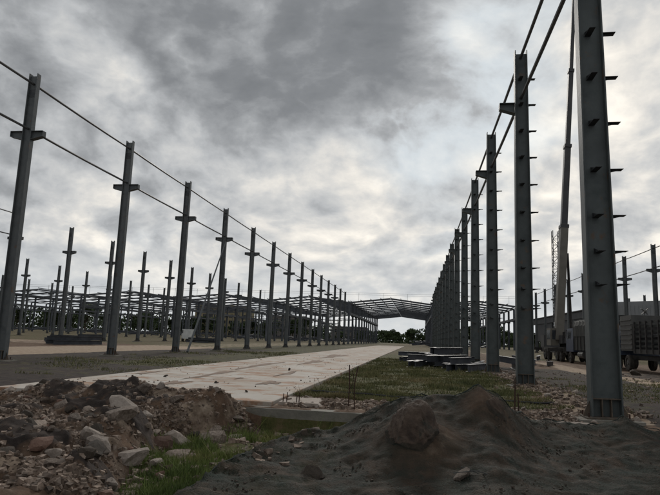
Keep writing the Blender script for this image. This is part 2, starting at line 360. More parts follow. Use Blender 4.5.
def terrain(X, Y):
    X = np.asarray(X, float); Y = np.asarray(Y, float)
    z = -.05+.035*fbm(X, Y, .35, 4)+.03*fbm(X, Y, 2.2, 4)
    z = z+.10*fbm(X, Y, .12, 2)*sst(20, 60, Y)
    # below the road and at the ground beam
    road = (sst(-9.75, -9.5, X)*(1-sst(-3.2, -2.95, X)))*sst(12.0, 12.3, Y)
    z = z*(1-road)+(-.14)*road
    # debris strip beside the right row
    z = z+.07*np.exp(-((X-4.1)/.8)**2)*sst(12.6, 13.2, Y)*(1-sst(24, 30, Y))*(1+fbm(X, Y, 3, 3))
    near = 1-sst(11.8, 11.95, Y)
    inx = sst(-4.6, -4.2, X)*(1-sst(3.9, 4.3, X))
    low = -.42-.16*sst(9.5, 11.2, Y)*(X < 1)+.05*fbm(X, Y, .9, 4)+.03*fbm(X, Y, 5, 3)
    z = z*(1-near*inx)+low*near*inx
    # netted mound
    ns = net_surface(X, Y)+.07*fbm(X, Y, 1.3, 4)+.05*np.abs(fbm(X, Y, 3.0, 3))+.02*np.abs(fbm(X, Y, 9.5, 3))-.02
    yc, _ = crest(X)
    mk = sst(-2.55, -2.2, X)*(1-sst(4.2, 4.8, X))*(1-sst(.55, .8, Y-yc))*(1-sst(11.75, 11.85, Y))
    z = np.where(mk > 0, np.maximum(z, ns)*mk+z*(1-mk), z)
    # rubble heap on the left
    ex = np.interp(Y, EY, EX)+.25*fbm(Y, Y*0, .9, 2)
    hm = (1-sst(-.55, .05, X-ex))*(1-sst(11.55, 12.0, Y+.3*fbm(X, Y, .8, 2)))
    top = .0+.16*fbm(X, Y, .55, 4)+.20*fbm(X, Y, 1.5, 5, .55)+.05*fbm(X, Y, 7, 3)
    top = top+.27*np.exp(-((Y-11.0)/.55)**2)*(1-.75*(1-sst(-8.6, -6.9, X)))-.10*(1-sst(-8.8, -7.2, X))*sst(9.5, 10.5, Y)+.10*np.exp(-((Y-8.7)/.8)**2-((X+4.6)/1.2)**2)-.06*np.exp(-((Y-9.9)/.5)**2)
    top = top+.12*darksoil(X, Y)
    top = top-.08*(1-sst(5, 8, Y))+.05*np.abs(fbm(X, Y, 3.2, 4))
    z = z*(1-hm)+top*hm
    return z
def darksoil(X, Y):      # tipped loads of darker soil lying on the rubble
    r = 0
    for cx, cy, rx, ry in [(-5.6, 10.4, 1.0, .55), (-6.9, 11.0, .6, .4), (-4.5, 8.7, .8, .35), (-4.9, 6.9, .6, .5), (-3.6, 6.5, .35, .4), (-6.6, 9.0, .7, .3), (-7.2, 7.4, .8, .5)]:
        q = ((X-cx)/rx)**2+((Y-cy)/ry)**2+1.2*fbm(X, Y, 2.3, 3); r = np.maximum(r, 1-sst(.5, 1.2, q))
    return r
def zones(X, Y):
    g = np.zeros_like(X); p = np.zeros_like(X); d = np.zeros_like(X)
    v1 = (X > -3.1) & (X < 3.2) & (Y > 14.3); g = np.where(v1, .66, g)
    g = np.where((X > -4.3) & (X < -1.0) & (Y < 11.9), .85, g)
    g = np.where((X < -9.6) & (X > -19) & (Y > 17), .32, g)
    g = np.where((X < -9.6) & (X > -14) & (Y > 24), .5, g)
    g = np.where((Y > 60) & (X < 60), .5, g); g = np.where(Y > 300, .8, g)
    g = np.where((X > 4) & (X < 10) & (Y > 14), .3, g)
    g = np.where((X > 4.3) & (Y < 12.5), .2, g)
    p = np.where((X > -3.0) & (X < 4.2) & (Y > 12.2) & (Y < 14.4), .40, p)
    p = np.where((X > 3.5) & (X < 4.7) & (Y > 12.6) & (Y < 40), .58, p)
    p = np.where((Y > 24) & (X > 5) & (np.abs(X-10.2-.35*np.sin(Y*.3)) < .9), .7, p)
    p = np.where((X > 11) & (Y > 30) & (Y < 75), .34, p)
    p = np.where((X < -20.5) & (X > -29) & (Y > 20), .9, p)
    p = np.where((X < -33) & (Y > 50) & (Y < 62), .5, p)
    p = np.where((Y > 95) & (Y < 300) & (X > -14) & (X < 8), .5, p)
    ex = np.interp(Y, EY, EX)
    heap = (X < ex) & (Y < 11.9)
    p = np.where(heap, .36, p); g = np.where(heap, 0, g)
    d = np.where(heap, .42, d)
    d = np.where((Y < 12) & (X > -2.4), .25, d)
    hum = np.exp(-(((X-.1)/.6)**2+((Y-7.9)/.8)**2)**2)+np.exp(-(((X-1.05)/.5)**2+((Y-9.0)/.6)**2)**2); d = d*(1-np.clip(hum, 0, 1)); p = np.maximum(p, .22*hum)
    dk = darksoil(X, Y)*heap; d = np.maximum(d, .95*dk); p = p*(1-.8*dk)
    d = np.where((X < -9.6) & (X > -20.5) & (Y > 12), .95, d)
    d = np.where((X > 4.6) & (Y < 40), .7, d)
    return g, p, d
xs = np.concatenate([-np.geomspace(1500, 24, 60), np.arange(-23.5, -10, .30), np.arange(-10, 5.2, .038), np.arange(5.3, 30, .4), np.geomspace(31, 1500, 50)])
ys = np.concatenate([[-30, -10, -2, 2], np.arange(3, 5, .08), np.arange(5.05, 12.6, .036), np.arange(12.65, 26, .15), np.arange(26.3, 70, .6), np.geomspace(71, 3500, 70)])
GX, GY = np.meshgrid(xs, ys); GZ = terrain(GX, GY)
nx, ny = len(xs), len(ys)
me = bpy.data.meshes.new('ground')
idx = np.arange(nx*ny).reshape(ny, nx)
quads = np.stack([idx[:-1, :-1], idx[:-1, 1:], idx[1:, 1:], idx[1:, :-1]], -1).reshape(-1, 4)
me.from_pydata(np.stack([GX, GY, GZ], -1).reshape(-1, 3).tolist(), [], quads.tolist())
g_, p_, d_ = zones(GX.ravel(), GY.ravel())
ca = me.color_attributes.new('zone', 'FLOAT_COLOR', 'POINT')
ca.data.foreach_set('color', np.stack([g_, p_, d_, np.ones_like(g_)], -1).ravel().astype(np.float32))
me.shade_smooth()
ground = structure(link('ground', me, 'ground'))
def tz(x, y): return float(terrain(np.array([x]), np.array([y]))[0])

# ------------------------------------------------------------------ road slabs, ground beam, dirt road
def slab_box(x0, x1, y0, y1, zt=.03, th=.16, seg=3):
    mb = MB(); e = .012
    mb.hexa([(x0, y0, zt-th), (x1, y0, zt-th), (x1, y1, zt-th), (x0, y1, zt-th)], [(x0, y0, zt-e), (x1, y0, zt-e), (x1, y1, zt-e), (x0, y1, zt-e)])
    mb.hexa([(x0, y0, zt-e), (x1, y0, zt-e), (x1, y1, zt-e), (x0, y1, zt-e)], [(x0+e, y0+e, zt), (x1-e, y0+e, zt), (x1-e, y1-e, zt), (x0+e, y1-e, zt)])
    return mb
road = structure(link('concrete_road', MB().box(-9.5, -3.05, 12.4, 150, -.19, -.135), 'oldconc'))
yb = 12.35
xj = [-9.52, -6.25, -3.02]
kk = 0
while yb < 146:
    ln = 6.0
    for a, b in zip(xj[:-1], xj[1:]):
        o = link('slab', slab_box(a, b-.012, yb, yb+ln-.012, zt=.028+random.uniform(-.004, .004)), 'concrete', road)
    yb += ln
gb = empty('ground_beam', (0, 12.05, 0)); tag(gb, 'old grey concrete ground beam across the end of the pale road, half buried', 'foundation')
link('beam_body', MB().box(-4.2, 3.45, -.16, .17, -.75, -.055), 'oldconc', gb)
link('lit_beam_top', MB().box(-.9, 1.1, -.12, .15, -.054, -.012).box(1.5, 3.3, -.14, .12, -.054, -.02), 'palestone', gb)  # lit stretches of the beam top, brightness put into a paler concrete colour
# ragged dried mud lying on the road
def mud_sheet(cx, cy, rx, ry, z, n=26, name='mud_patch'):
    vs = [(cx, cy, z+.012)]; fs = []
    for ring, rr in enumerate((.6, 1.0)):
        for i in range(n):
            t = 2*math.pi*i/n; q = rr*(1+.35*math.sin(t*3+cx)+.25*math.sin(t*7+cy)+random.uniform(-.15, .15))
            vs.append((cx+rx*q*.7*math.cos(t), cy+ry*q*.7*math.sin(t), z+(.008 if ring == 0 else 0)))
    for i in range(n):
        j = (i+1) % n; fs.append((0, 1+i, 1+j)); fs.append((1+i, 1+n+i, 1+n+j, 1+j))
    return MB().raw(vs, fs)
mp = MB()
for cx, cy, rx, ry in [(-4.3, 17.2, .35, .9), (-6.6, 15.4, .3, 1.6), (-6.9, 20, .25, 3.0), (-5.2, 14.2, .5, .35), (-7.2, 27, .3, 5), (-4.8, 22, .2, 2), (-8.4, 15.2, .3, .7), (-5.8, 33, .4, 4), (-7.6, 13.6, .7, .4), (-6.3, 46, .8, 6), (-8.9, 19, .15, 1.5), (-5.6, 18.4, .12, .5)]:
    s = mud_sheet(cx, cy, rx, ry, .036); mp.raw(s.v, s.f)
M['mud'] = mat('dry_mud', [(.17, .12, .09), (.26, .19, .145)], .95, 5, 7, .5, 18)
stuff(link('mud_crust', mp, 'mud', road))

# ------------------------------------------------------------------ steel columns
def taper_col(parent, H, d0, d1, bw, matn, tf=.03, tw=.022):
    """H section: web across X, flanges facing -X and +X"""
    w_ = MB().hexa([(-d0/2+tf, -tw/2, .03), (d0/2-tf, -tw/2, .03), (d0/2-tf, tw/2, .03), (-d0/2+tf, tw/2, .03)],
                   [(-d1/2+tf, -tw/2, H-.09), (d1/2-tf, -tw/2, H-.09), (d1/2-tf, tw/2, H-.09), (-d1/2+tf, tw/2, H-.09)])
    link('web', w_, matn, parent)
    for s in (-1, 1):
        a0, a1 = s*d0/2, s*(d0/2-tf); b0, b1 = s*d1/2, s*(d1/2-tf)
        x0, x1 = sorted((a0, a1)); X0, X1 = sorted((b0, b1))
        link('flange', MB().hexa([(x0, -bw/2, .03), (x1, -bw/2, .03), (x1, bw/2, .03), (x0, bw/2, .03)],
                                 [(X0, -bw/2, H), (X1, -bw/2, H), (X1, bw/2, H), (X0, bw/2, H)]), matn, parent)
def corbel(parent, s, x0, ln, ztop, d0, d1, bw, matn):
    """bracket sticking out to side s from x0"""
    mb = MB(); x1 = x0+ln; t = .022
    def px(a, b): return [(s*a, ztop-t)] and None
    mb.box(*sorted((s*x0, s*x1)), -bw/2, bw/2, ztop-t, ztop)
    pts = [(s*x0, ztop-d0+t), (s*x1, ztop-d1+t), (s*x1, ztop-t-.001), (s*x0, ztop-t-.001)]
    mb.prism(pts, -.011, .011)
    pts = [(s*x0, ztop-d0), (s*x1, ztop-d1), (s*x1, ztop-d1+t-.001), (s*x0, ztop-d0+t-.001)]
    mb.prism(pts, -bw/2, bw/2)
    mb.box(*sorted((s*(x1+.001), s*(x1+.012))), -bw/2+.01, bw/2-.01, ztop-d1+.004, ztop-.004)
    link('corbel', mb, matn, parent)
def base(parent, d, bw, matn):
    if 'mudf' not in M: M['mudf'] = mat('mud_splashed_steel', [(.05, .045, .04), (.10, .08, .062), (.14, .105, .08)], .9, 6, 8, .4, 30)
    link('base_plate', MB().box(-d/2-.14, d/2+.14, -bw/2-.14, bw/2+.14, 0, .029), 'mudf', parent)
    mb = MB()
    for s in (-1, 1):
        mb.prism([(s*(d/2+.001), .031), (s*(d/2+.13), .031), (s*(d/2+.13), .07), (s*(d/2+.001), .34)], -.01, .01)
    mb.box(-d/2+.035, d/2-.035, -bw/2+.015, -.013, .38, .398)
    for x in (-.09, .09): mb.prism([(x-.009, .031), (x+.009, .031), (x+.009, .379), (x-.009, .379)], -bw/2+.03, -.013)
    link('base_stiffener', mb, 'mudf', parent)
    bolts = MB()
    for sx in (-1, 1):
        for sy in (-1, 1): bolts.tube((sx*(d/2+.08), sy*(bw/2+.07), .03), (sx*(d/2+.08), sy*(bw/2+.07), .12), .018, n=6)
    link('anchor_bolts', bolts, 'rust', parent)
    f_ = MB().box(-d/2-.3, d/2+.3, -bw/2-.3, bw/2+.3, -.35, -.003)
    link('footing', f_, 'oldconc', parent)
H = 12.68
protoL = empty('steel_column'); taper_col(protoL, H, .46, .42, .24, 'steel')
for s in (-1, 1): corbel(protoL, s, .215, .56, 9.98, .40, .26, .26, 'steel')
link('splice_plate', MB().box(-.18, .18, -.03, -.012, 11.6, 11.95), 'clip', protoL)
base(protoL, .46, .24, 'steel')
protoR = empty('steel_column'); taper_col(protoR, H, .61, .46, .32, 'steel2')
corbel(protoR, -1, .246, .56, 10.55, .42, .24, .3, 'steel2')
base(protoR, .61, .32, 'steel2')
clipz = [1.15, 1.95, 2.75, 3.45, 4.22, 5.24, 6.3, 7.36, 8.41, 9.45, 10.5, 11.54]
def clips(parent, zs, joined=False):
    allm = MB()
    for z in zs:
        a = .305-.075*z/H
        m1 = MB().prism([(a+.002, z-.07), (a+.26, z-.012), (a+.002, z-.012)], -.006, .006).box(a+.002, a+.29, -.09, .09, z-.011, z)
        m2 = MB().box(-.10, .03, -.42, -.014, z-.05, z-.04).raw([(-.09, -.36, z-.039), (-.09, -.014, z-.039), (-.09, -.014, z+.06), (-.08, -.36, z-.039), (-.08, -.014, z-.039), (-.08, -.014, z+.06)], [(0, 1, 2), (5, 4, 3), (0, 3, 4, 1), (1, 4, 5, 2), (2, 5, 3, 0)])
        if joined: allm.raw(m1.v, m1.f); allm.raw(m2.v, m2.f)
        else: link('girt_cleat', m1, 'clip', parent); link('web_cleat', m2, 'clip', parent)
    if joined: stuff(link('girt_cleats', allm, 'clip', parent))
remember(protoR)
protoRc = copy_tree(protoR); protoRc.name = 'steel_column'; clips(protoRc, clipz[2:]); remember(protoRc)
protoRf = copy_tree(protoR); clips(protoRf, clipz, True); remember(protoRf)
remember(protoL)
ORD = ['nearest', 'second', 'third', 'fourth', 'fifth', 'sixth', 'seventh', 'eighth', 'ninth', 'tenth', 'eleventh', 'twelfth', 'thirteenth', 'fourteenth', 'fifteenth', 'sixteenth', 'seventeenth', 'eighteenth']
def row(proto_f, X, Y0, ks, lab, group, rzr=.006, first=0):
    for n_, k in enumerate(ks):
        o = copy_tree(proto_f(k)); y = Y0+9*k
        o.name = 'steel_column'
        o.location = (X, y, 0); o.rotation_euler = (random.uniform(-.0016, .0016), random.uniform(-.0016, .0016), random.uniform(-rzr, rzr))
        if X == 3.84 and k == 0: o.rotation_euler = (0, -.009, 0)
        i = n_-first
        if i < 0: tag(o, lab.format('offscreen nearest') .replace('offscreen nearest', 'cut-off outermost'), 'column', group)
        else: tag(o, lab.format(ORD[i]), 'column', group)
# ends beyond the frame stand too, they carry the tie pipes
row(lambda k: protoRc if k < 4 else protoRf, 3.84, 12.95, range(0, 15), '{} steel column with side cleats in the right-hand row beside the grass verge', 'steel columns of the right-hand row')
row(lambda k: protoL, -17.2, 22.45, range(-1, 14), '{} tall steel column with double corbels in the row left of the concrete road', 'steel columns of the row left of the road', first=1)
row(lambda k: protoL, -38.6, 59.4, range(-2, 10), '{} steel column in the second row left, beyond the dirt track', 'steel columns of the second row left', first=1)
row(lambda k: protoL, -64.5, 87.8, range(-1, 7), '{} steel column in the distant third row left', 'steel columns of the third row left', first=1)
row(lambda k: protoL, -91.5, 108, range(0, 5), '{} small-looking steel column in the farthest row left', 'steel columns of the fourth row left')
row(lambda k: protoL, 25, 66, range(-1, 9), '{} steel column in the row right of the parked trucks', 'steel columns of the row behind the trucks', first=1)
row(lambda k: protoL, 46.7, 129, range(0, 3), '{} steel column standing beyond the grey warehouse gable at far right', 'steel columns beyond the warehouse')
for p in (protoRc, protoRf, protoL, protoR): delete_tree(p)

def pipe_line(X, Y0, ks, z, r, lab, sag=.03):
    root = empty('tie_pipe', (X, Y0+9*ks[0], z)); tag(root, lab, 'pipe', 'tie pipes linking the steel columns')
    for i, k in enumerate(ks[:-1]):
        y0 = 9*i+.02; y1 = 9*(i+1)-.02; mb = MB(); n = 4
        for j in range(n):
            a, b = j/n, (j+1)/n
            mb.tube((0, y0+(y1-y0)*a, -sag*4*a*(1-a)), (0, y0+(y1-y0)*b, -sag*4*b*(1-b)), r, n=8, caps=(j in (0, n-1)))
        link('pipe_length', mb, 'pipe', root)
    return root
pipe_line(3.84, 12.95, list(range(0, 15)), 12.42, .06, 'upper tie pipe running through the column tops of the right-hand row')
pipe_line(3.84, 12.95, list(range(0, 15)), 10.78, .065, 'lower tie pipe at bracket height along the right-hand row')
pipe_line(-17.2, 22.45, list(range(-1, 14)), 12.2, .055, 'upper tie pipe along the column tops left of the road')
pipe_line(-17.2, 22.45, list(range(-1, 14)), 10.1, .055, 'lower tie pipe along the corbels left of the road')
pipe_line(-38.6, 59.4, [-2, -1], 12.2, .055, 'short upper tie pipe of the second row at left edge')
pipe_line(-38.6, 59.4, [-2, -1], 10.1, .055, 'short lower tie pipe of the second row at left edge')
pipe_line(25, 66, list(range(-1, 8)), 12.2, .055, 'upper tie pipe between the columns behind the trucks')
pipe_line(25, 66, list(range(-1, 8)), 10.1, .055, 'lower tie pipe between the columns behind the trucks')
o = link('raking_prop', MB().tube((-17.0, 49.3, 9.6), (-16.75, 41.6, 0), .05, .09, n=8), 'steel')
tag(o, 'slanting prop leaning from the ground up to a corbel of the left row', 'prop')

# ------------------------------------------------------------------ far hall
HX = [-145, -118, -91.5, -64.5, -38.6, -17.2, 3.84, 25]
HY = [148.5+9*k for k in range(13)]; EZ, RZ = 10.75, 12.0
hall = empty('steel_frame_hall', (-60, 148.5, 0)); tag(hall, 'wide unclad steel hall frame with low gables closing off the site behind the column rows', 'hall')
def hp(v): return (v[0]+60, v[1]-148.5, v[2])
cm = MB().ibeam((0, 0, 0), (0, 0, 0.01), .1, .1) if 0 else None
colm = MB().box(-.23, .23, -.012, .012, 0, EZ-.3).box(-.25, -.231, -.13, .13, 0, EZ-.3).box(.231, .25, -.13, .13, 0, EZ-.3).box(-.42, .42, -.14, .14, 7.2, 7.5).mesh('column')
for x in HX:
    for y in HY: link('column', colm, 'hall', hall, hp((x, y, 0)))
rafm = {}
for a, b in zip(HX[:-1], HX[1:]):
    w_ = b-a
    key = round(w_, 2)
    if key not in rafm:
        r1 = MB().ibeam((0, 0, EZ-.2), (w_/2-.02, 0, RZ-.2), .42, .2).mesh('rafter'); r2_ = MB().ibeam((w_, 0, EZ-.2), (w_/2+.02, 0, RZ-.2), .42, .2).mesh('rafter'); rafm[key] = (r1, r2_)
    for y in HY:
        for m_ in rafm[key]: link('rafter', m_, 'hall', hall, hp((a, y, 0)))
purm = MB().box(-.04, .04, 0, 108.4, 0, .2).mesh('purlin')
for a, b in zip(HX[:-1], HX[1:]):
    w_ = b-a; n = int(w_/(2.5 if a > -50 else 4.2))
    for i in range(n+1):
        t = i/n; x = a+.3+(w_-.6)*t; z = EZ+.12+(RZ-EZ)*(1-abs(2*t-1))
        link('purlin', purm, 'hall', hall, hp((x, 148.3, z)))
for x in HX:
    link('crane_girder', MB().box(-.38, -.14, -.2, 108.4, 7.52, 8.1).box(.14, .38, -.2, 108.4, 7.52, 8.1), 'hall', hall, hp((x, 148.5, 0)))
    link('eaves_beam', MB().box(-.1, .1, 0, 108, EZ-.28, EZ-.02), 'hall', hall, hp((x, 148.5, 0)))
    if x in (-118, -64.5, -17.2, 3.84):
        mb = MB()
        for k in (1, 6, 11): mb.tube((0, 9*k, .3), (0, 9*k+9, 7), .05, n=5); mb.tube((0, 9*k+9, .3), (0, 9*k, 7), .05, n=5)
        link('cross_brace', mb, 'hall', hall, hp((x, 148.5, 0)))
rail = MB()
x = HX[0]
while x <= 25:
    b = max(i for i, q in enumerate(HX[:-1]) if q <= min(x, 24.9)); a0, b0 = HX[b], HX[b+1]; t = (x-a0)/(b0-a0)
    zr = EZ+(RZ-EZ)*(1-abs(2*t-1)); rail.tube((x+60, -.1, zr), (x+60, -.1, EZ+2.4), .035, n=4); x += 6.2
for zz in (EZ+1.9, EZ+2.35): rail.tube((HX[0]+60, -.1, zz), (85, -.1, zz), .03, n=4)
stuff(link('safety_rail', rail, 'hall', hall))
# bundles and scaffolding under the hall
bund = MB()
for i in range(260):
    x = random.choice([random.uniform(-140, -20), random.uniform(5, 18)]); y = random.uniform(160, 250); l = random.uniform(2, 9); an = random.uniform(0, 3.14)
    bund.bar((x+60, y-148.5, random.uniform(.2, 1.6)), (x+60+l*math.cos(an), y-148.5+l*math.sin(an), random.uniform(.2, 1.6)), .3, .4)
stuff(link('stored_steel', bund, 'beam', hall))
scaf = MB()
for i in range(46):
    x = random.choice([random.uniform(-36, -24), random.uniform(-62, -46)]); y = random.uniform(160, 255)
    scaf.tube((x+60, y-148.5, 0), (x+60, y-148.5, random.uniform(6, 10.5)), .09, n=4)
    zz = random.uniform(3, 8); scaf.bar((x+60, y-148.5, zz), (x+60+random.uniform(3, 8), y-148.5, zz), .12, .2)
stuff(link('temporary_framing', scaf, 'hall', hall))

# ------------------------------------------------------------------ warehouse at right
wh = empty('warehouse', (32, 100, 0)); tag(wh, 'long low grey warehouse with pale gable end behind the trucks at right', 'warehouse')
gab = MB()
gab.prism([(0, 0), (44, 0), (44, 8.4), (22, 10.2), (0, 8.9)], 0, .25); link('gable_wall', gab, 'clad', wh)
rb = MB()
for i in range(74):
    x = .3+i*.59; t = x/22 if x < 22 else (44-x)/22; rb.box(x, x+.1, -.05, -.002, .1, 8.3+.9*t)
stuff(link('cladding_rib', rb, 'clad', wh))
for i in range(8):
    y = 3+i*8.6
    link('column', MB().box(-.2, .2, y-.2, y+.2, 0, 7.0), 'cladd', wh)
    if i < 7 and i not in (4,): link('side_panel', MB().box(-.12, .05, y+.25, y+8.3, 3.9 if i % 3 else 2.6, 7.0), 'cladd', wh)
link('fascia', MB().box(-.3, .3, .3, 70, 7.02, 8.42), 'cladd', wh)
link('rear_wall', MB().box(18, 18.3, .3, 70, 0, 8), 'cladd', wh)
link('roof', MB().prism([(-.6, 8.43), (22, 10.25), (44.6, 8.43), (44.6, 8.6), (22, 10.45), (-.6, 8.6)], .3, 70.4), 'roof', wh)

# ------------------------------------------------------------------ far buildings
def block(x, y, wd, dp, ht, floors, cols, m_, lab, parapet=.8):
    r = empty('building', (x, y, 0)); tag(r, lab, 'building')
    fh = ht/floors; cw = wd/cols; ww, wh_ = cw*.52, fh*.5
    mb = MB()
    for i in range(floors):        # wall built round the openings
        z0 = i*fh; mb.box(0, wd, 0, .3, z0+.001, z0+fh*.28); mb.box(0, wd, 0, .3, z0+fh*.28+wh_, z0+fh)
        xx = 0
        for j in range(cols):
            a = j*cw+(cw-ww)/2; mb.box(xx, a, 0, .3, z0+fh*.28+.001, z0+fh*.28+wh_-.001); xx = a+ww
        mb.box(xx, wd, 0, .3, z0+fh*.28+.001, z0+fh*.28+wh_-.001)
    mb.box(0, .3, .301, dp, 0, ht); mb.box(wd-.3, wd, .301, dp, 0, ht); link('wall', mb, m_, r)
    link('roof', MB().box(-.3, wd+.3, -.3, dp+.3, ht+.002, ht+.35), 'roof', r)
    link('parapet', MB().box(-.1, wd+.1, -.1, .15, ht+.352, ht+.35+parapet), m_, r)
    gm = MB().box(0, ww, .2, .24, 0, wh_).mesh('pane')
    fm = MB().box(ww/2-.05, ww/2+.05, .14, .198, 0, wh_).box(-.02, ww+.02, -.08, .19, -.1, -.002).mesh('window')
    for i in range(floors):
        for j in range(cols):
            w0 = link('window', fm, 'greywall', r, (j*cw+(cw-ww)/2, 0, i*fh+fh*.28)); link('pane', gm, 'winglass', w0)
    return r
block(-118, 300, 29, 14, 15.5, 5, 8, 'yellow', 'ochre five-storey block seen through the hall frame at left')
block(-80, 305, 22, 12, 11.5, 4, 6, 'greywall', 'drab grey-brown four-storey block right of the ochre one', .5)
block(-48, 330, 20, 12, 7.5, 2, 5, 'greywall', 'low brown two-storey block just left of the road opening', .4)

# ------------------------------------------------------------------ trees
def tree_meshes(seed, ht, wd, nleaf=2600):
    r = random.Random(seed); tr = MB(); th = ht*.42
    tr.tube((0, 0, -.1), (r.uniform(-.3, .3), 0, th), ht*.03, ht*.017, n=7)
    blobs = []
    for i in range(7):
        a = r.uniform(0, 6.28); l = wd*.5*r.uniform(.25, .75); z = ht*r.uniform(.32, .85)
        p = Vector((math.cos(a)*l, math.sin(a)*l, z)); tr.tube((0, 0, th*r.uniform(.6, 1)), p, ht*.013, ht*.005, n=5)
        blobs.append((p, wd*r.uniform(.16, .30), ht*r.uniform(.10, .18)))
    blobs.append((Vector((0, 0, ht*.8)), wd*.26, ht*.18)); blobs.append((Vector((0, 0, ht*.45)), wd*.45, ht*.26))
    cr_ = MB()
    for i in range(nleaf):
        p, a, b = r.choice(blobs); d = Vector((r.gauss(0, 1), r.gauss(0, 1), r.gauss(0, 1))).normalized()*(r.random()**.4)
        q = p+Vector((d.x*a, d.y*a, d.z*b)); s = r.uniform(.2, .5)
        u = Vector((r.gauss(0, 1), r.gauss(0, 1), r.gauss(0, 1))).normalized(); v = u.orthogonal().normalized()
        cr_.raw([q-u*s, q+v*s*.6, q+u*s, q-v*s*.6], [(0, 1, 2, 3)])
    return tr.mesh('trunk'), cr_.mesh('crown')
TM = [tree_meshes(11+i, 8+i % 3, 8+2*(i % 2)) for i in range(6)]
def plant(x, y, s, lab, group, i):
    r = empty('tree', (x, y, 0), random.uniform(0, 6.28)); r.scale = (s*random.uniform(.9, 1.25),)*2+(s,)
    tag(r, lab, 'tree', group); t_, c_ = TM[i % 6]; link('trunk', t_, 'bark', r); link('crown', c_, 'leaf', r)
i = 0
for x in np.arange(-330, -125, 6.5):
    plant(x+random.uniform(-3, 3), random.uniform(262, 330), random.uniform(1.1, 1.55), 'dark green tree in the belt behind the left end of the hall frame', 'trees behind the left hall bays', i); i += 1
for x in np.arange(-122, -44, 7.5):
    plant(x+random.uniform(-3, 3), random.uniform(268, 290), random.uniform(.75, 1.15), 'low dark tree standing in front of the far apartment blocks', 'trees before the far blocks', i); i += 1
for x in np.arange(-40, 62, 5.2):
    plant(x+random.uniform(-2, 2), random.uniform(285, 345), random.uniform(.6, 1.0) if x < 8 else random.uniform(.8, 1.25), 'dark tree seen through the opening under the far hall roof', 'trees beyond the road end', i); i += 1
for x in np.arange(66, 230, 9):
    plant(x+random.uniform(-3, 3), random.uniform(300, 360), random.uniform(.9, 1.3), 'distant tree at far right beyond the warehouse', 'trees at far right', i); i += 1
wb = MB()
for j in range(22000):
    x = random.uniform(-420, 260); y = random.uniform(330, 372); z = random.random()**1.2*((11.5 if x < -110 else 7.5)+2.0*math.sin(x*.07)+1.2*math.sin(x*.23)); s = random.uniform(.5, 1.3)
    u = Vector((random.gauss(0, 1), random.gauss(0, 1), random.gauss(0, 1))).normalized(); v = u.orthogonal().normalized(); q = Vector((x, y, z))
    wb.raw([q-u*s, q+v*s*.6, q+u*s, q-v*s*.6], [(0, 1, 2, 3)])
o = stuff(link('distant_wood', wb, 'leaf')); tag(o, 'low dark wooded belt along the horizon behind the hall', 'wood')

# ------------------------------------------------------------------ vehicles
def wheel(parent, x, y, r=.5, wdt=.3, side=-1):
    """outer face to side (-1: -X)"""
    n = 20; vs = []; prof = [(.0, r*.58), (.0, r*.9), (.04, r), (wdt-.04, r), (wdt, r*.9), (wdt, r*.58)]
    mb = MB()
    for i in range(n):
        a = 2*math.pi*i/n
        for px_, rr in prof: mb.v.append((-side*px_, math.cos(a)*rr, math.sin(a)*rr))
    k = len(prof)
    for i in range(n):
        j = (i+1) % n
        for q in range(k): mb.f.append((i*k+q, j*k+q, j*k+(q+1) % k, i*k+(q+1) % k))
    w0 = link('wheel', mb, 'tyre', parent, (x, y, r))
    rm = MB().tube((-side*.05, 0, 0), (-side*.2, 0, 0), r*.575, r*.575, n=16).tube((-side*(-.01), 0, 0), (-side*.049, 0, 0), r*.2, r*.26, n=10)
    link('rim', rm, 'greypanel', w0)
    return w0
def cab(parent, y0, y1, x0, x1, z0, z1, m_, name='cab'):
    """cabover cab, front towards +Y"""
    sl = .22
    mb = MB().hexa([(x0, y0, z0), (x1, y0, z0), (x1, y1, z0), (x0, y1, z0)], [(x0, y0, z0+1.0), (x1, y0, z0+1.0), (x1, y1, z0+1.0), (x0, y1, z0+1.0)])
    mb.hexa([(x0, y0, z0+1.001), (x1, y0, z0+1.001), (x1, y1, z0+1.001), (x0, y1, z0+1.001)], [(x0+.08, y0, z1), (x1-.08, y0, z1), (x1-.08, y1-sl, z1), (x0+.08, y1-sl, z1)])
    c = link(name, mb, m_, parent)
    for xx, s in ((x0, -1), (x1, 1)):
        gz0, gz1 = z0+1.08, z1-.2; ins = lambda z: .08*(z-z0-1)/(z1-z0-1)
        link('side_window', MB().hexa([(xx+s*.006-s*ins(gz0), y0+.75, gz0), (xx+s*.012-s*ins(gz0), y0+.75, gz0), (xx+s*.012-s*ins(gz0), y1-.22, gz0), (xx+s*.006-s*ins(gz0), y1-.22, gz0)],
                                       [(xx+s*.006-s*ins(gz1), y0+.75, gz1), (xx+s*.012-s*ins(gz1), y0+.75, gz1), (xx+s*.012-s*ins(gz1), y1-.36, gz1), (xx+s*.006-s*ins(gz1), y1-.36, gz1)]), 'winglass', c)
        link('mirror', MB().box(*sorted((xx+s*.12, xx+s*.30)), y1-.1, y1-.04, z0+1.2, z0+1.75).tube((xx, y1-.12, z0+1.7), (xx+s*.2, y1-.07, z0+1.7), .015, n=5), 'chassis', c)
    ys_ = lambda z: y1-sl*(z-z0-1)/(z1-z0-1)
    za, zb = z0+1.1, z1-.18
    link('windscreen', MB().hexa([(x0+.2, ys_(za)+.004, za), (x1-.2, ys_(za)+.004, za), (x1-.2, ys_(za)+.012, za), (x0+.2, ys_(za)+.012, za)],
                                 [(x0+.25, ys_(zb)+.004, zb), (x1-.25, ys_(zb)+.004, zb), (x1-.25, ys_(zb)+.012, zb), (x0+.25, ys_(zb)+.012, zb)]), 'winglass', c)
    link('bumper', MB().box(x0-.02, x1+.02, y1+.002, y1+.14, z0-.35, z0+.02), 'chassis', c)
    return c
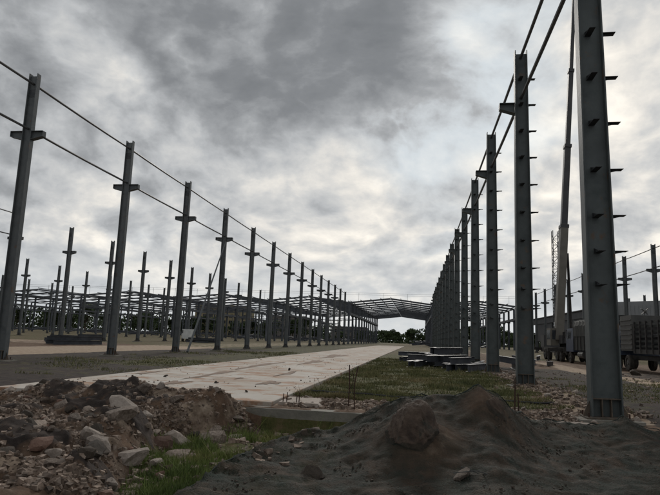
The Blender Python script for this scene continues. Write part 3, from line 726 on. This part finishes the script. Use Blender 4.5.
# truck A: tarpaulin-covered cargo truck
ta = empty('cargo_truck', (13.5, 45.4, 0)); tag(ta, 'truck with blue cab and dark tarpaulin-covered body behind the nearest right column', 'truck')
link('chassis', MB().box(.55, .75, 0, 10.8, .75, 1.02).box(1.75, 1.95, 0, 10.8, .75, 1.02).box(.4, 2.1, 5.0, 6.6, .45, .74), 'chassis', ta)
bd = link('cargo_body', MB().box(0, 2.5, -.2, 8.3, 1.15, 2.3), 'tarp', ta)
for k in range(9): link('body_post', MB().box(-.05, -.002, -.15+k*1.03, -.07+k*1.03, 1.16, 2.32), 'chassis', bd)
tp = MB(); ns_ = 18
vs = []; prof = [(-.04, 2.31), (-.05, 3.2), (.05, 3.55), (.6, 3.72), (1.25, 3.78), (1.9, 3.72), (2.45, 3.55), (2.55, 3.2), (2.54, 2.31)]
for a in range(ns_+1):
    y = -.25+8.6*a/ns_; hump = .05*math.cos(a*math.pi)+random.uniform(-.03, .03)
    for (x, z) in prof: vs.append((x+random.uniform(-.015, .015), y, z+(hump if z > 3 else 0)))
k = len(prof); fs = [(a*k+i, a*k+i+1, (a+1)*k+i+1, (a+1)*k+i) for a in range(ns_) for i in range(k-1)]
fs += [tuple(range(k)), tuple(ns_*k+i for i in reversed(range(k)))]
link('tarpaulin', MB().raw(vs, fs), 'tarp', ta)
cab(ta, 8.5, 10.9, 0, 2.45, 1.0, 3.05, 'bluecab')
for y in (.9, 2.3, 9.6): wheel(ta, -.02, y); wheel(ta, 2.5, y, side=1)
link('fuel_tank', MB().tube((.25, 5.6, .8), (.25, 7.1, .8), .3, n=12), 'greypanel', ta)
link('mudguard', MB().box(-.05, .35, .2, 3.0, 1.06, 1.12), 'chassis', ta)
# truck B: stake-sided truck
tb = empty('stake_truck', (13.7, 33.0, 0)); tag(tb, 'dark stake-sided truck with ribbed grey box at the right edge', 'truck')
link('chassis', MB().box(.55, .75, 0, 11.6, .75, 1.02).box(1.75, 1.95, 0, 11.6, .75, 1.02), 'chassis', tb)
bed = link('bed', MB().box(0, 2.5, 0, 7.0, 1.15, 1.42).box(0, 2.5, 7.02, 7.1, 1.15, 3.0), 'chassis', tb)
for k in range(8):
    for xx in (-.04, 2.5): link('stake', MB().box(xx, xx+.07, .1+k*.95, .19+k*.95, 1.2, 3.15), 'chassis', bed)
for zz in (1.55, 1.85, 2.15, 2.45, 2.75, 3.0):
    for xx in (.032, 2.44): link('side_slat', MB().box(xx, xx+.04, .05, 6.95, zz, zz+.13), 'tarp', bed)
gbx = link('ribbed_box', MB().box(0, 2.5, 7.25, 9.35, 1.3, 3.6), 'greypanel', tb)
for k in range(7): link('rib', MB().box(-.045, -.002, 7.3, 9.3, 1.4+k*.31, 1.47+k*.31), 'greypanel', gbx)
cab(tb, 9.5, 11.7, 0, 2.45, 1.0, 3.0, 'bluecab')
for y in (1.2, 2.6, 8.2, 10.4): wheel(tb, -.02, y, .52); wheel(tb, 2.5, y, .52, side=1)
ld = MB()
for i in range(14):
    ld.bar((random.uniform(.2, 2.3), random.uniform(.1, 2), random.uniform(1.5, 2.7)), (random.uniform(.2, 2.3), random.uniform(4, 6.9), random.uniform(1.5, 2.7)), .2, .2)
o = stuff(link('steel_load', ld, 'beam')); o.location = (13.7, 33, 0); tag(o, 'jumble of dark steel sections loaded inside the stake-sided truck', 'load')
mk = link('warning_marker', MB().bar((-.2, 0, -.19), (.2, 0, .19), .04, .08, (0, 1, 0)).bar((-.2, .05, .19), (.2, .05, -.19), .04, .08, (0, 1, 0)), 'greypanel', gbx, (.9, 7.4, 3.86))
link('marker_post', MB().tube((0, .035, -.32), (0, .035, -.1), .025, n=6).tube((-.06, -.04, 0), (.06, -.04, 0), .1, n=8), 'greypanel', gbx, (.9, 7.4, 3.86))

# mobile crane behind
cr1 = empty('mobile_crane', (13.6, 58.5, 0)); tag(cr1, 'mobile crane with tall telescopic boom rising left of the nearest right column', 'crane')
link('carrier', MB().box(.2, 2.6, 0, 10.5, .8, 1.35), 'chassis', cr1)
for y in (1, 2.6, 6.4, 8.0): wheel(cr1, .1, y, .6, .35); wheel(cr1, 2.7, y, .6, .35, side=1)
link('turntable', MB().tube((1.4, 3.2, 1.352), (1.4, 3.2, 1.7), .8, n=18), 'chassis', cr1)
sup = link('superstructure', MB().box(.3, 2.5, 1.0, 4.6, 1.702, 2.5).box(.5, 2.3, .2, .99, 1.75, 3.0), 'cranedark', cr1)
link('operator_cab', MB().box(-.45, .55-.26, 2.4, 4.2, 1.5, 3.2), 'cranetan', sup)
link('cab_window', MB().box(-.462, -.452, 2.6, 4.0, 2.1, 3.0).box(-.3, .2, 2.385, 2.397, 2.1, 3.0), 'winglass', sup)
link('front_cab', MB().box(.2, 2.6, 8.7, 10.5, 1.352, 2.6), 'cranedark', cr1)
for yy in (.3, 9.9): link('outrigger', MB().box(-1.2, 3.9, yy, yy+.3, .95, 1.25).tube((-1.1, yy+.15, .06), (-1.1, yy+.15, .95), .08, n=8).tube((-1.1, yy+.15, 0), (-1.1, yy+.15, .06), .25, n=10), 'chassis', cr1)
p0 = Vector((.35, 2.6, 2.0)); p1 = Vector((3.95, 6.2, 44)); dv = p1-p0; L_ = dv.length; dn = dv.normalized()
boom = link('boom', MB().bar(p0, p0+dn*12, .74, .9, (0, 1, 0)), 'cranetan', cr1)
for a, b, wd in ((12, 21, .60), (21, 30, .48), (30, L_, .38)):
    link('boom_section', MB().bar(p0+dn*(a+.001), p0+dn*b, wd, wd*1.05, (0, 1, 0)), 'cranedark', boom)
for a, wd in ((11.6, .74), (20.6, .62), (29.6, .5)):
    link('boom_collar', MB().bar(p0+dn*a, p0+dn*(a+.35), wd+.1, wd+.2, (0, 1, 0)).box(0, .001, 0, .001, 0, .001), 'cranedark', boom)
link('lift_cylinder', MB().tube((1.9, 3.9, 2.4), p0+dn*9+Vector((.55, .3, 0)), .16, .12, n=8), 'chassis', cr1)
link('hoist_rope', MB().tube(p1+Vector((.3, .5, 0)), (4.4, 6.6, 9), .02, n=4), 'black_tube', boom)
# lattice mast
lm = empty('lattice_mast', (20.4, 90, 0)); tag(lm, 'slender lattice mast standing left of the crane boom', 'mast')
ch = MB()
for sx in (-.42, .42):
    for sy in (-.42, .42): link('chord', MB().box(sx-.05, sx+.05, sy-.05, sy+.05, 0, 18.6), 'cranedark', lm)
lace = MB(); z = .2; k = 0
while z < 17.8:
    s = 1 if k % 2 else -1
    for sy in (-.42, .42): lace.bar((-.42*s, sy, z), (.42*s, sy, z+.9), .05, .05, (0, 1, 0)); lace.bar((-.42, sy, z), (.42, sy, z), .05, .05)
    for sx in (-.42, .42): lace.bar((sx, -.42*s, z), (sx, .42*s, z+.9), .05, .05, (1, 0, 0))
    z += .9; k += 1
link('lacing', lace, 'cranedark', lm)
# white van far left
vn_ = empty('van', (-37.2, 92, 0), R(116)); tag(vn_, 'small white van parked beyond the left column row', 'van')
link('body', MB().prism([(-2.2, .45), (2.2, .45), (2.25, 1.15), (1.5, 1.35), (1.1, 1.95), (-2.15, 1.98)], -.85, .85), 'white', vn_)
link('window', MB().prism([(-1.9, 1.3), (1.2, 1.3), (.95, 1.8), (-1.9, 1.82)], -.862, -.852).prism([(-1.9, 1.3), (1.2, 1.3), (.95, 1.8), (-1.9, 1.82)], .852, .862), 'winglass', vn_)
for sx in (-1.4, 1.4):
    for sy in (-.75, .75): link('wheel', MB().tube((sx, sy-.1, .33), (sx, sy+.1, .33), .33, n=14), 'tyre', vn_)

# ------------------------------------------------------------------ steel piles
def hsec(l, d, b):
    t = .018
    return MB().box(-l/2, l/2, -.008, .008, t+.001, d-t-.001).box(-l/2, l/2, -b/2, b/2, 0, t).box(-l/2, l/2, -b/2, b/2, d-t, d)
HM = [hsec(3.8, .34, .22).mesh('steel_beam'), hsec(5, .36, .24).mesh('steel_beam'), hsec(2.8, .30, .2).mesh('steel_beam'), hsec(2.0, .26, .18).mesh('steel_beam')]
BH = [.40, .45, .34, .3]
def pile(cx, cy, wd, rot, layers, lab, group, jit=.25):
    z = tz(cx, cy)+.02
    for li, n in enumerate(layers):
        hmax = .4
        for i in range(n):
            v = random.randrange(4); t = (i+.5)/n-.5
            ox = t*wd*(1-.12*li)
            x = cx-math.sin(rot)*ox; y = cy+math.cos(rot)*ox
            a = rot+random.uniform(-jit, jit)*(1 if li else .3)
            o = link('steel_beam', HM[v], 'beam', None, (x+random.uniform(-.8, .8), y, z+random.uniform(0, .01))); o.rotation_euler = (0, random.uniform(-.02, .02), a)
            tag(o, lab+(' , lowest layer' if li == 0 else ', second layer' if li == 1 else ', on top').replace(' ,', ','), 'beam', group)
        z += .37
pile(2.2, 37.5, 2.4, R(70), [6, 3, 2], 'dark steel beam in the stack on the grass left of the right row', 'beams stacked on the grass verge', .9)
pile(2.6, 32.6, 1.2, R(66), [3, 1], 'dark steel beam in the nearer low stack against the right row', 'beams stacked against the right row', .6)
pile(.6, 43, 2.6, R(60), [5, 3, 1], 'dark steel beam in the farther stack near the road edge', 'beams stacked near the road edge', .8)
pile(1.2, 34.6, 3.4, R(85), [5, 2], 'short dark steel offcut in the scattered heap before the right row', 'steel offcuts before the right row', 1.3)
pile(6.6, 37, 1.6, R(80), [3, 2], 'dark steel beam lying beyond the right row', 'beams lying beyond the right row', .5)
pile(8.5, 46, 2.2, R(75), [4, 2], 'dark steel beam in the stack between right row and trucks', 'beams between the right row and the trucks', .5)
pile(-35, 56, 2.6, R(62), [5, 3], 'dark steel beam stacked beside the second row left', 'beams stacked by the second row left')
pile(-31, 49, 1.6, R(70), [3, 1], 'dark steel beam stacked at the far side of the dirt track', 'beams stacked by the dirt track')
pile(-46, 78, 3.0, R(50), [4, 2], 'distant steel beam in the stack between second and third row', 'beams between the second and third row')
pile(-33, 88, 4.0, R(20), [4, 3], 'distant steel beam lying past the left row, near the white van', 'beams near the van')

# ------------------------------------------------------------------ stones
def rock(seed, sub=1, jag=.28, flat=.7):
    import bmesh
    r = random.Random(seed); bm = bmesh.new(); bmesh.ops.create_icosphere(bm, subdivisions=sub, radius=1)
    ax = Vector((r.uniform(.7, 1.25), r.uniform(.6, 1.1), r.uniform(.5, .85)*flat/.7))
    planes = [(Vector((r.gauss(0, 1), r.gauss(0, 1), r.gauss(0, 1))).normalized(), r.uniform(.42, .78)) for _ in range(9)]
    for v in bm.verts:
        c = v.co.copy()
        for n, d in planes:
            e = c.dot(n)-d
            if e > 0: c -= n*e
        c *= 1+r.uniform(-jag, jag)*.35
        v.co = Vector((c.x*ax.x, c.y*ax.y, c.z*ax.z))*1.3
    me = bpy.data.meshes.new('stone'); bm.to_mesh(me); bm.free(); return me
heap = empty('rubble_heap', (-5, 9, 0)); tag(heap, 'heap of broken concrete, brick and stone filling the lower left foreground', 'rubble')
RK = {}
for mn in ('stone', 'brick', 'palestone', 'dryclod'):
    RK[mn] = []
    for s in range(7):
        m_ = rock(hash(mn) % 1 + s*13+len(mn), 2); m_.materials.append(M[mn]); RK[mn].append(m_)
cnt = 0; tries = 0
hero = [(-4.0, 7.25, .17, 'palestone'), (-4.2, 7.35, .15, 'palestone'), (-3.95, 7.0, .13, 'palestone'), (-3.72, 7.55, .2, 'palestone'), (-4.45, 6.65, .16, 'brick'), (-5.0, 6.2, .2, 'dryclod'), (-3.75, 6.7, .2, 'dryclod'), (-4.3, 8.3, .26, 'stone'), (-3.4, 9.9, .24, 'stone'), (-3.9, 9.6, .2, 'palestone'),
        (-3.55, 7.9, .16, 'palestone'), (-3.2, 7.35, .12, 'brick'), (-4.6, 8.9, .2, 'palestone'), (-5.3, 7.9, .22, 'stone'), (-3.25, 10.6, .18, 'palestone'), (-6.6, 11.3, .2, 'palestone'), (-3.5, 8.5, .2, 'stone'), (-3.9, 8.9, .17, 'brick')]
def place_stone(x, y, s, mn, parent=heap, sink=.3):
    me_ = random.choice(RK[mn]); o = link('stone', me_, None, parent)
    base_ = Vector(parent.location) if parent else Vector((0, 0, 0))
    o.location = Vector((x, y, tz(x, y)+s*(.45-sink)))-base_
    o.rotation_euler = (random.uniform(-.5, .5), random.uniform(-.5, .5), random.uniform(0, 6.28)); o.scale = (s*random.uniform(.8, 1.3), s*random.uniform(.8, 1.3), s*random.uniform(.7, 1.1)); return o
for h in hero: place_stone(*h); cnt += 1
while cnt < 292 and tries < 6000:
    tries += 1
    y = random.uniform(5.6, 11.6); x = -2.9-random.random()**1.15*(y*.72)
    ex = float(np.interp(y, EY, EX))
    if x > ex-.05: continue
    cl = float(fbm(np.array([x]), np.array([y]), 1.1, 3)[0])
    if cl < -.12 and random.random() < .8: continue
    if float(darksoil(np.array([x]), np.array([y]))[0]) > .4 and random.random() < .75: continue
    s = .04+.10*random.random()**2.4
    mn = random.choices(['stone', 'brick', 'palestone', 'dryclod'], [.44, .16, .18, .22])[0]
    place_stone(x, y, s, mn); cnt += 1
# gravel: small deformed stones joined into one
def gravel(n, fx, name, parent=None, mt='gravel', smin=.008, smax=.045, off=Vector((0, 0, 0))):
    base_ = []
    for s in range(8):
        r = random.Random(s+50)
        c = [Vector((r.uniform(.3, 1.15)*a, r.uniform(.3, 1.1)*b, r.uniform(.35, 1.0)*d)) for a in (-1, 1) for b in (-1, 1) for d in (-1, 1)]
        base_.append(np.array([[q.x, q.y, q.z] for q in c]))
    F_ = np.array([(0, 1, 3, 2), (4, 6, 7, 5), (0, 4, 5, 1), (2, 3, 7, 6), (0, 2, 6, 4), (1, 5, 7, 3)])
    pts = fx(n); n = len(pts); z = terrain(pts[:, 0], pts[:, 1])
    V = []; FF = []
    for i in range(n):
        s = smin+(smax-smin)*random.random()**3; b = base_[i % 8]*s; a = random.uniform(0, 6.28); tlt = random.uniform(-.6, .6)
        ca_, sa = math.cos(a), math.sin(a); Rm = np.array([[ca_, -sa, 0], [sa, ca_, 0], [0, 0, 1]])@np.array([[1, 0, 0], [0, math.cos(tlt), -math.sin(tlt)], [0, math.sin(tlt), math.cos(tlt)]])
        V.append(b@Rm.T+np.array([pts[i, 0]-off.x, pts[i, 1]-off.y, z[i]+s*.25-off.z])); FF.append(F_+8*i)
    me_ = bpy.data.meshes.new(name); me_.from_pydata(np.concatenate(V).tolist(), [], np.concatenate(FF).tolist()); return stuff(link(name, me_, mt, parent))
def f_heap(n):
    y = rng.uniform(5.2, 11.8, n*2); x = -2.7-rng.random(n*2)**1.1*(y*.76); ex = np.interp(y, EY, EX); c = fbm(x, y, 1.1, 3)
    k = (x < ex+.12) & ((c > .0) | (rng.random(n*2) < .22)) & ((darksoil(x, y) < .4) | (rng.random(n*2) < .12)); return np.stack([x[k], y[k]], 1)[:n]
gravel(21000, f_heap, 'fine_rubble', heap, off=Vector(heap.location))
def f_misc(n):
    a = np.stack([rng.uniform(-2.9, 3.4, n//4), rng.uniform(12.3, 14.2, n//4)], 1)
    b = np.stack([rng.normal(4.1, .45, n//3), rng.uniform(12.7, 34, n//3)], 1)
    c = np.stack([rng.uniform(-3.6, -1.4, n//12), rng.uniform(7, 11.8, n//12)], 1)
    d = np.stack([rng.uniform(4.5, 12, n//16), rng.uniform(13, 38, n//16)], 1)
    return np.concatenate([a, b, c, d])
o = gravel(6500, f_misc, 'loose_gravel', None, smin=.015, smax=.07); tag(o, 'scattered gravel and brick crumbs beside the beam and right row', 'gravel')
def f_road(n):
    a = np.stack([rng.uniform(-9.3, -3.2, n), 12.5+rng.exponential(1.1, n)], 1)
    b = np.stack([rng.normal(-6.4, .9, n), rng.uniform(12.6, 45, n)], 1)
    c = np.stack([-3.15-rng.exponential(.25, n//2), rng.uniform(12.6, 40, n//2)], 1); d = np.stack([-9.4+rng.exponential(.3, n//2), rng.uniform(12.6, 40, n//2)], 1)
    q = np.concatenate([a, b, c, d]); return q[(q[:, 0] < -3.1) & (q[:, 0] > -9.45) & (fbm(q[:, 0], q[:, 1], 1.1, 3) > .02)]
o = gravel(450, f_road, 'tracked_grit', road, smin=.004, smax=.026); o.location.z = .168
for x, y, s in [(4.35, 12.75, .12), (3.3, 12.7, .1), (4.6, 15.5, .14), (3.7, 17.5, .13), (4.9, 19.5, .16), (3.5, 12.5, .08)]:
    tag(place_stone(x, y, s, 'palestone', None), 'pale concrete lump in the debris strip along the right row', 'stone', 'lumps along the right row')
for x, y, s in [(-8.9, 13.2, .12), (-6.0, 13.7, .09), (-5.6, 16.2, .06), (-4.1, 14.1, .05), (-7.7, 17.5, .07), (-5.2, 24, .08)]:
    o = place_stone(x, y, s, 'dryclod', None); o.location.z = .03+s*.3; tag(o, 'dark soil clod lying on the pale concrete road', 'clod', 'clods on the road')
for x, y, s in [(8, 27, .3), (7.2, 26, .22), (12.4, 36, .35), (11.8, 38.5, .3), (9.2, 30.5, .25)]:
    tag(place_stone(x, y, s, 'dryclod', None), 'dark earth clod on the bare ground before the trucks', 'clod', 'clods before the trucks')

# ------------------------------------------------------------------ netted mound
def boulder(x, y, zb, rx, ry, rz_, seed, m_, lab):
    import bmesh
    bm = bmesh.new(); bmesh.ops.create_icosphere(bm, subdivisions=5, radius=1)
    r = random.Random(int(seed*10)); planes = [(Vector((r.gauss(0, 1), r.gauss(0, 1), r.gauss(0, .8))).normalized(), r.uniform(.62, .86)) for _ in range(12)]
    cs = [v.co.copy() for v in bm.verts]
    arr = np.array([[c.x, c.y, c.z] for c in cs]); n1_ = fbm(arr[:, 0]*1.3+seed+arr[:, 2]*1.7, arr[:, 1]*1.5-arr[:, 2]*1.3, 2.6, 6, .72)
    for v, c, q in zip(bm.verts, cs, n1_):
        for n, d in planes:
            e = c.dot(n)-d
            if e > 0: c -= n*e*.85
        c *= 1.12*(1+.11*q); c.x *= 1-.22*c.z-.05*c.z*c.z; c.x -= .12*(1-c.z)*.5; v.co = Vector((c.x*rx, c.y*ry, c.z*rz_))
    me_ = bpy.data.meshes.new('boulder'); bm.to_mesh(me_); bm.free(); o = link('boulder', me_, m_, None, (x, y, zb), True); return tag(o, lab, 'boulder')
boulder(.02, 7.8, .26, .34, .34, .34, 3.3, 'redrock', 'rounded brown clay boulder bulging out of the netted mound')
boulder(1.10, 9.0, .34, .20, .16, .26, 8.1, 'redrock', 'brown clay lump under the peak of the netted mound')
tag(place_stone(.52, 7.0, .13, 'stone', None), 'flat brown stone lying just right of the clay boulder', 'stone')
tag(place_stone(-1.15, 6.9, .13, 'dryclod', None), 'pointed dark stone poking from the net at its left side', 'stone')
nxs = np.arange(-2.42, 5.0, .024); nys = np.arange(4.6, 12.1, .024)
NX, NY = np.meshgrid(nxs, nys); yc, zcr = crest(NX)
NZ = net_surface(NX, NY)
base_t = terrain(NX, NY)
fold = .030*np.abs(fbm(NX*.6+NY*.5, NY*.35-NX*.2, 2.6, 4))+.026*np.abs(np.sin((NX*2.1-NY*2.4)*1.7+6*fbm(NX, NY, .7, 3)))**3
ridge = .05*np.exp(-((NY-yc)/.10)**2)*(NX < -.4)
NZ = base_t+.018+fold+ridge
# the net hugs the boulder's foot
br = np.sqrt(((NX-.02)/.42)**2+((NY-7.75)/.42)**2); NZ = NZ+.05*np.exp(-(br/1.05)**4)
br2 = np.sqrt(((NX-1.12)/.34)**2+((NY-8.95)/.3)**2); NZ = NZ+.04*np.exp(-(br2/1.1)**4)
keep = (NY < yc+.32+.12*fbm(NX, NY, 1.4, 2)) & (NY < 11.75) & (NX > -2.42+.1*fbm(NY, NX, 1.2, 2)) & (NX < 4.6+.3*fbm(NY, NX, .8, 2)) & (NY < 11.5+2.5*(4.3-NX))
nid = -np.ones(NX.size, int); kf = keep.ravel()
ii = np.arange(NX.size).reshape(NX.shape)
q = np.stack([ii[:-1, :-1], ii[:-1, 1:], ii[1:, 1:], ii[1:, :-1]], -1).reshape(-1, 4); q = q[kf[q].all(1)]
used = np.unique(q); nid[used] = np.arange(len(used))
me = bpy.data.meshes.new('dust_net'); me.from_pydata(np.stack([NX, NY, NZ], -1).reshape(-1, 3)[used].tolist(), [], nid[q].tolist()); me.shade_smooth()
ux, uy = NX.ravel()[used], NY.ravel()[used]
th_ = np.exp(-(((ux-.1)/.62)**2+((uy-7.9)/.8)**2)**2)+np.exp(-(((ux-1.05)/.5)**2+((uy-9.0)/.6)**2)**2)
ta_ = me.color_attributes.new('worn', 'FLOAT_COLOR', 'POINT'); ta_.data.foreach_set('color', np.stack([np.clip(th_, 0, 1)]*3+[np.ones_like(th_)], -1).ravel().astype(np.float32))
net = link('dust_net', me, 'net'); tag(net, 'dark green dust net draped over the soil mound in the foreground', 'netting')
hem = MB(); hx = np.linspace(-2.36, 4.3, 110); pts = []
for x in hx:
    y0, _ = crest(np.array([x])); y = float(y0[0])+.06*math.sin(x*7); pts.append(Vector((x, y, tz(x, y)+.045+.02*math.sin(x*11)+.012*math.sin(x*23))))
for a, b in zip(pts[:-1], pts[1:]): hem.tube(a, b, .008+.003*math.sin(a.x*9), n=6)
link('hem', hem, 'hem', net)

def f_net(n):
    x = rng.uniform(-2.2, 4.4, n*2); y = rng.uniform(5.2, 11, n*2); yc_, _ = crest(x); k = (y < yc_-.1) & (fbm(x, y, 1.4, 3) > .08); return np.stack([x[k], y[k]], 1)[:n]
o = gravel(4000, f_net, 'soil_crumbs', None, smin=.004, smax=.018); o.location.z = .03; o.data.materials.clear(); o.data.materials.append(M['dryclod']); tag(o, 'dark soil crumbs lying on the dust net', 'soil')
# ------------------------------------------------------------------ rebar, black tube across the grass
def rod(mb, pts, r=.013):
    for a, b in zip(pts[:-1], pts[1:]): mb.tube(a, b, r, n=6)
z0 = -.05
rb_ = empty('rebar_pair', (-1.32, 12.3, z0)); tag(rb_, 'two rusty reinforcing bars sticking up behind the ground beam, tops splayed', 'rebar')
m1 = MB(); rod(m1, [(-.06, 0, -.1), (-.05, 0, .6), (-.06, 0, .92)]); link('bar', m1, 'rust', rb_)
m1 = MB(); rod(m1, [(.07, .02, -.1), (.05, .02, .5), (.12, .02, .9)]); link('bar', m1, 'rust', rb_)
m1 = MB(); rod(m1, [(-.05, .03, .42), (0.02, .03, .55), (.03, .03, .7), (.0, .03, .8)], .008); rod(m1, [(-.06, -.02, .38), (.08, -.02, .4)], .006); link('tie_wire', m1, 'rust', rb_)
rb2 = empty('rebar_pair', (1.9, 11.75, z0)); tag(rb2, 'two rusty reinforcing bars standing right of the net peak', 'rebar')
m1 = MB(); rod(m1, [(-.03, 0, -.2), (-.04, 0, .35), (-.03, 0, .72)]); link('bar', m1, 'rust', rb2)
m1 = MB(); rod(m1, [(.03, .02, -.2), (.03, .02, .4), (.02, .02, .55)]); link('bar', m1, 'rust', rb2)
ft = empty('footing_pad', (-2.55, 12.9, 0)); tag(ft, 'small pale concrete footing pad with starter bars at the road corner', 'footing')
link('pad', MB().hexa([(-.4, -.42, -.2), (.75, -.42, -.2), (.75, .9, -.2), (-.4, .9, -.2)], [(-.36, -.4, .02), (.5, -.4, .02), (.35, .8, .02), (-.36, .8, .02)]), 'palestone', ft)
for x, y, h_ in [(-.28, -.3, .17), (-.2, -.3, .20), (.02, -.33, .15), (.06, -.25, .2)]:
    link('starter_bar', MB().tube((x, y, .02), (x+.01, y, .02+h_), .012, n=6), 'rust', ft)
hz = MB(); pp = []
for i in range(40):
    x = -2.8+6.2*i/39; y = 15.7+.25*math.sin(x*1.3)+.1*math.sin(x*4); pp.append((x, y, tz(x, y)+.04))
rod(hz, pp, .03); tag(link('black_tube', hz, 'black_tube'), 'thin black tube lying across the grass behind the rebar', 'black_tube')  # plain black tube drawn along a dark line on the ground
hz = MB(); pp = [(.42+.25*math.sin(t*.9)+t*.07, 6.9+t*.05, tz(.5, 6.9)+.10+.03*math.sin(t*1.7)) for t in range(6)]
rod(hz, pp, .006); tag(link('cord', hz, 'greypanel'), 'pale scrap of cord lying on the net right of the boulder', 'cord')

# ------------------------------------------------------------------ grass
def grass(n, gen, h0, h1, name, lab, wd=.006, mt='grass'):
    P_ = gen(n); x, y = P_[:, 0], P_[:, 1]; n = len(x); z = terrain(x, y)-.005
    h_ = rng.uniform(h0, h1, n)*(.75+2.4*np.clip(fbm(x, y, 1.6, 4), 0, 1))*np.where(rng.random(n) < .03, 2.2, 1); a = rng.uniform(0, 6.28, n); w_ = wd*(1+y/14)
    lx = rng.normal(0, .35, n)*h_; ly = rng.normal(0, .35, n)*h_
    V = np.stack([np.stack([x-np.cos(a)*w_, y-np.sin(a)*w_, z], 1), np.stack([x+np.cos(a)*w_, y+np.sin(a)*w_, z], 1), np.stack([x+lx, y+ly, z+h_], 1)], 1).reshape(-1, 3)
    me_ = bpy.data.meshes.new(name); me_.from_pydata(V.tolist(), [], np.arange(3*n).reshape(-1, 3).tolist()); o = stuff(link(name, me_, mt)); tag(o, lab, 'grass')
def patchy(x, y, s, th): return fbm(x, y, s, 4) > th
def gA(n):
    y = 14.3+rng.random(n*2)**1.8*32; x = rng.uniform(-2.95, 3.6, n*2); k = patchy(x, y, 1.1, -.02)|(rng.random(n*2) < .16); return np.stack([x[k], y[k]], 1)[:n]
def gB(n):
    y = rng.uniform(6.2, 11.85, n*2); x = rng.uniform(-4.3, -.9, n*2); ex = np.interp(y, EY, EX); yc_, _ = crest(x); k = (x > ex-.1) & (y > yc_+.3) & patchy(x, y, 1.2, -.12); return np.stack([x[k], y[k]], 1)[:n]
def gC(n):
    y = 17+rng.random(n*2)**1.4*35; x = rng.uniform(-17.5, -9.65, n*2); k = patchy(x, y, .35, .12); return np.stack([x[k], y[k]], 1)[:n]
def gD(n):
    y = rng.uniform(11.9, 30, n*2); x = rng.uniform(4.3, 12, n*2); k = patchy(x, y, .5, .12); return np.stack([x[k], y[k]], 1)[:n]
grass(60000, gA, .03, .10, 'verge_grass', 'short patchy grass on the verge between road and right row')
grass(22000, gB, .04, .13, 'trench_grass', 'weedy grass in the dip between rubble heap and netted mound', .004, 'weeds')
grass(9000, gC, .03, .10, 'strip_grass', 'thin grass on the dark soil strip left of the road')
grass(7000, gD, .03, .09, 'side_grass', 'sparse grass on the bare ground right of the nearest column')
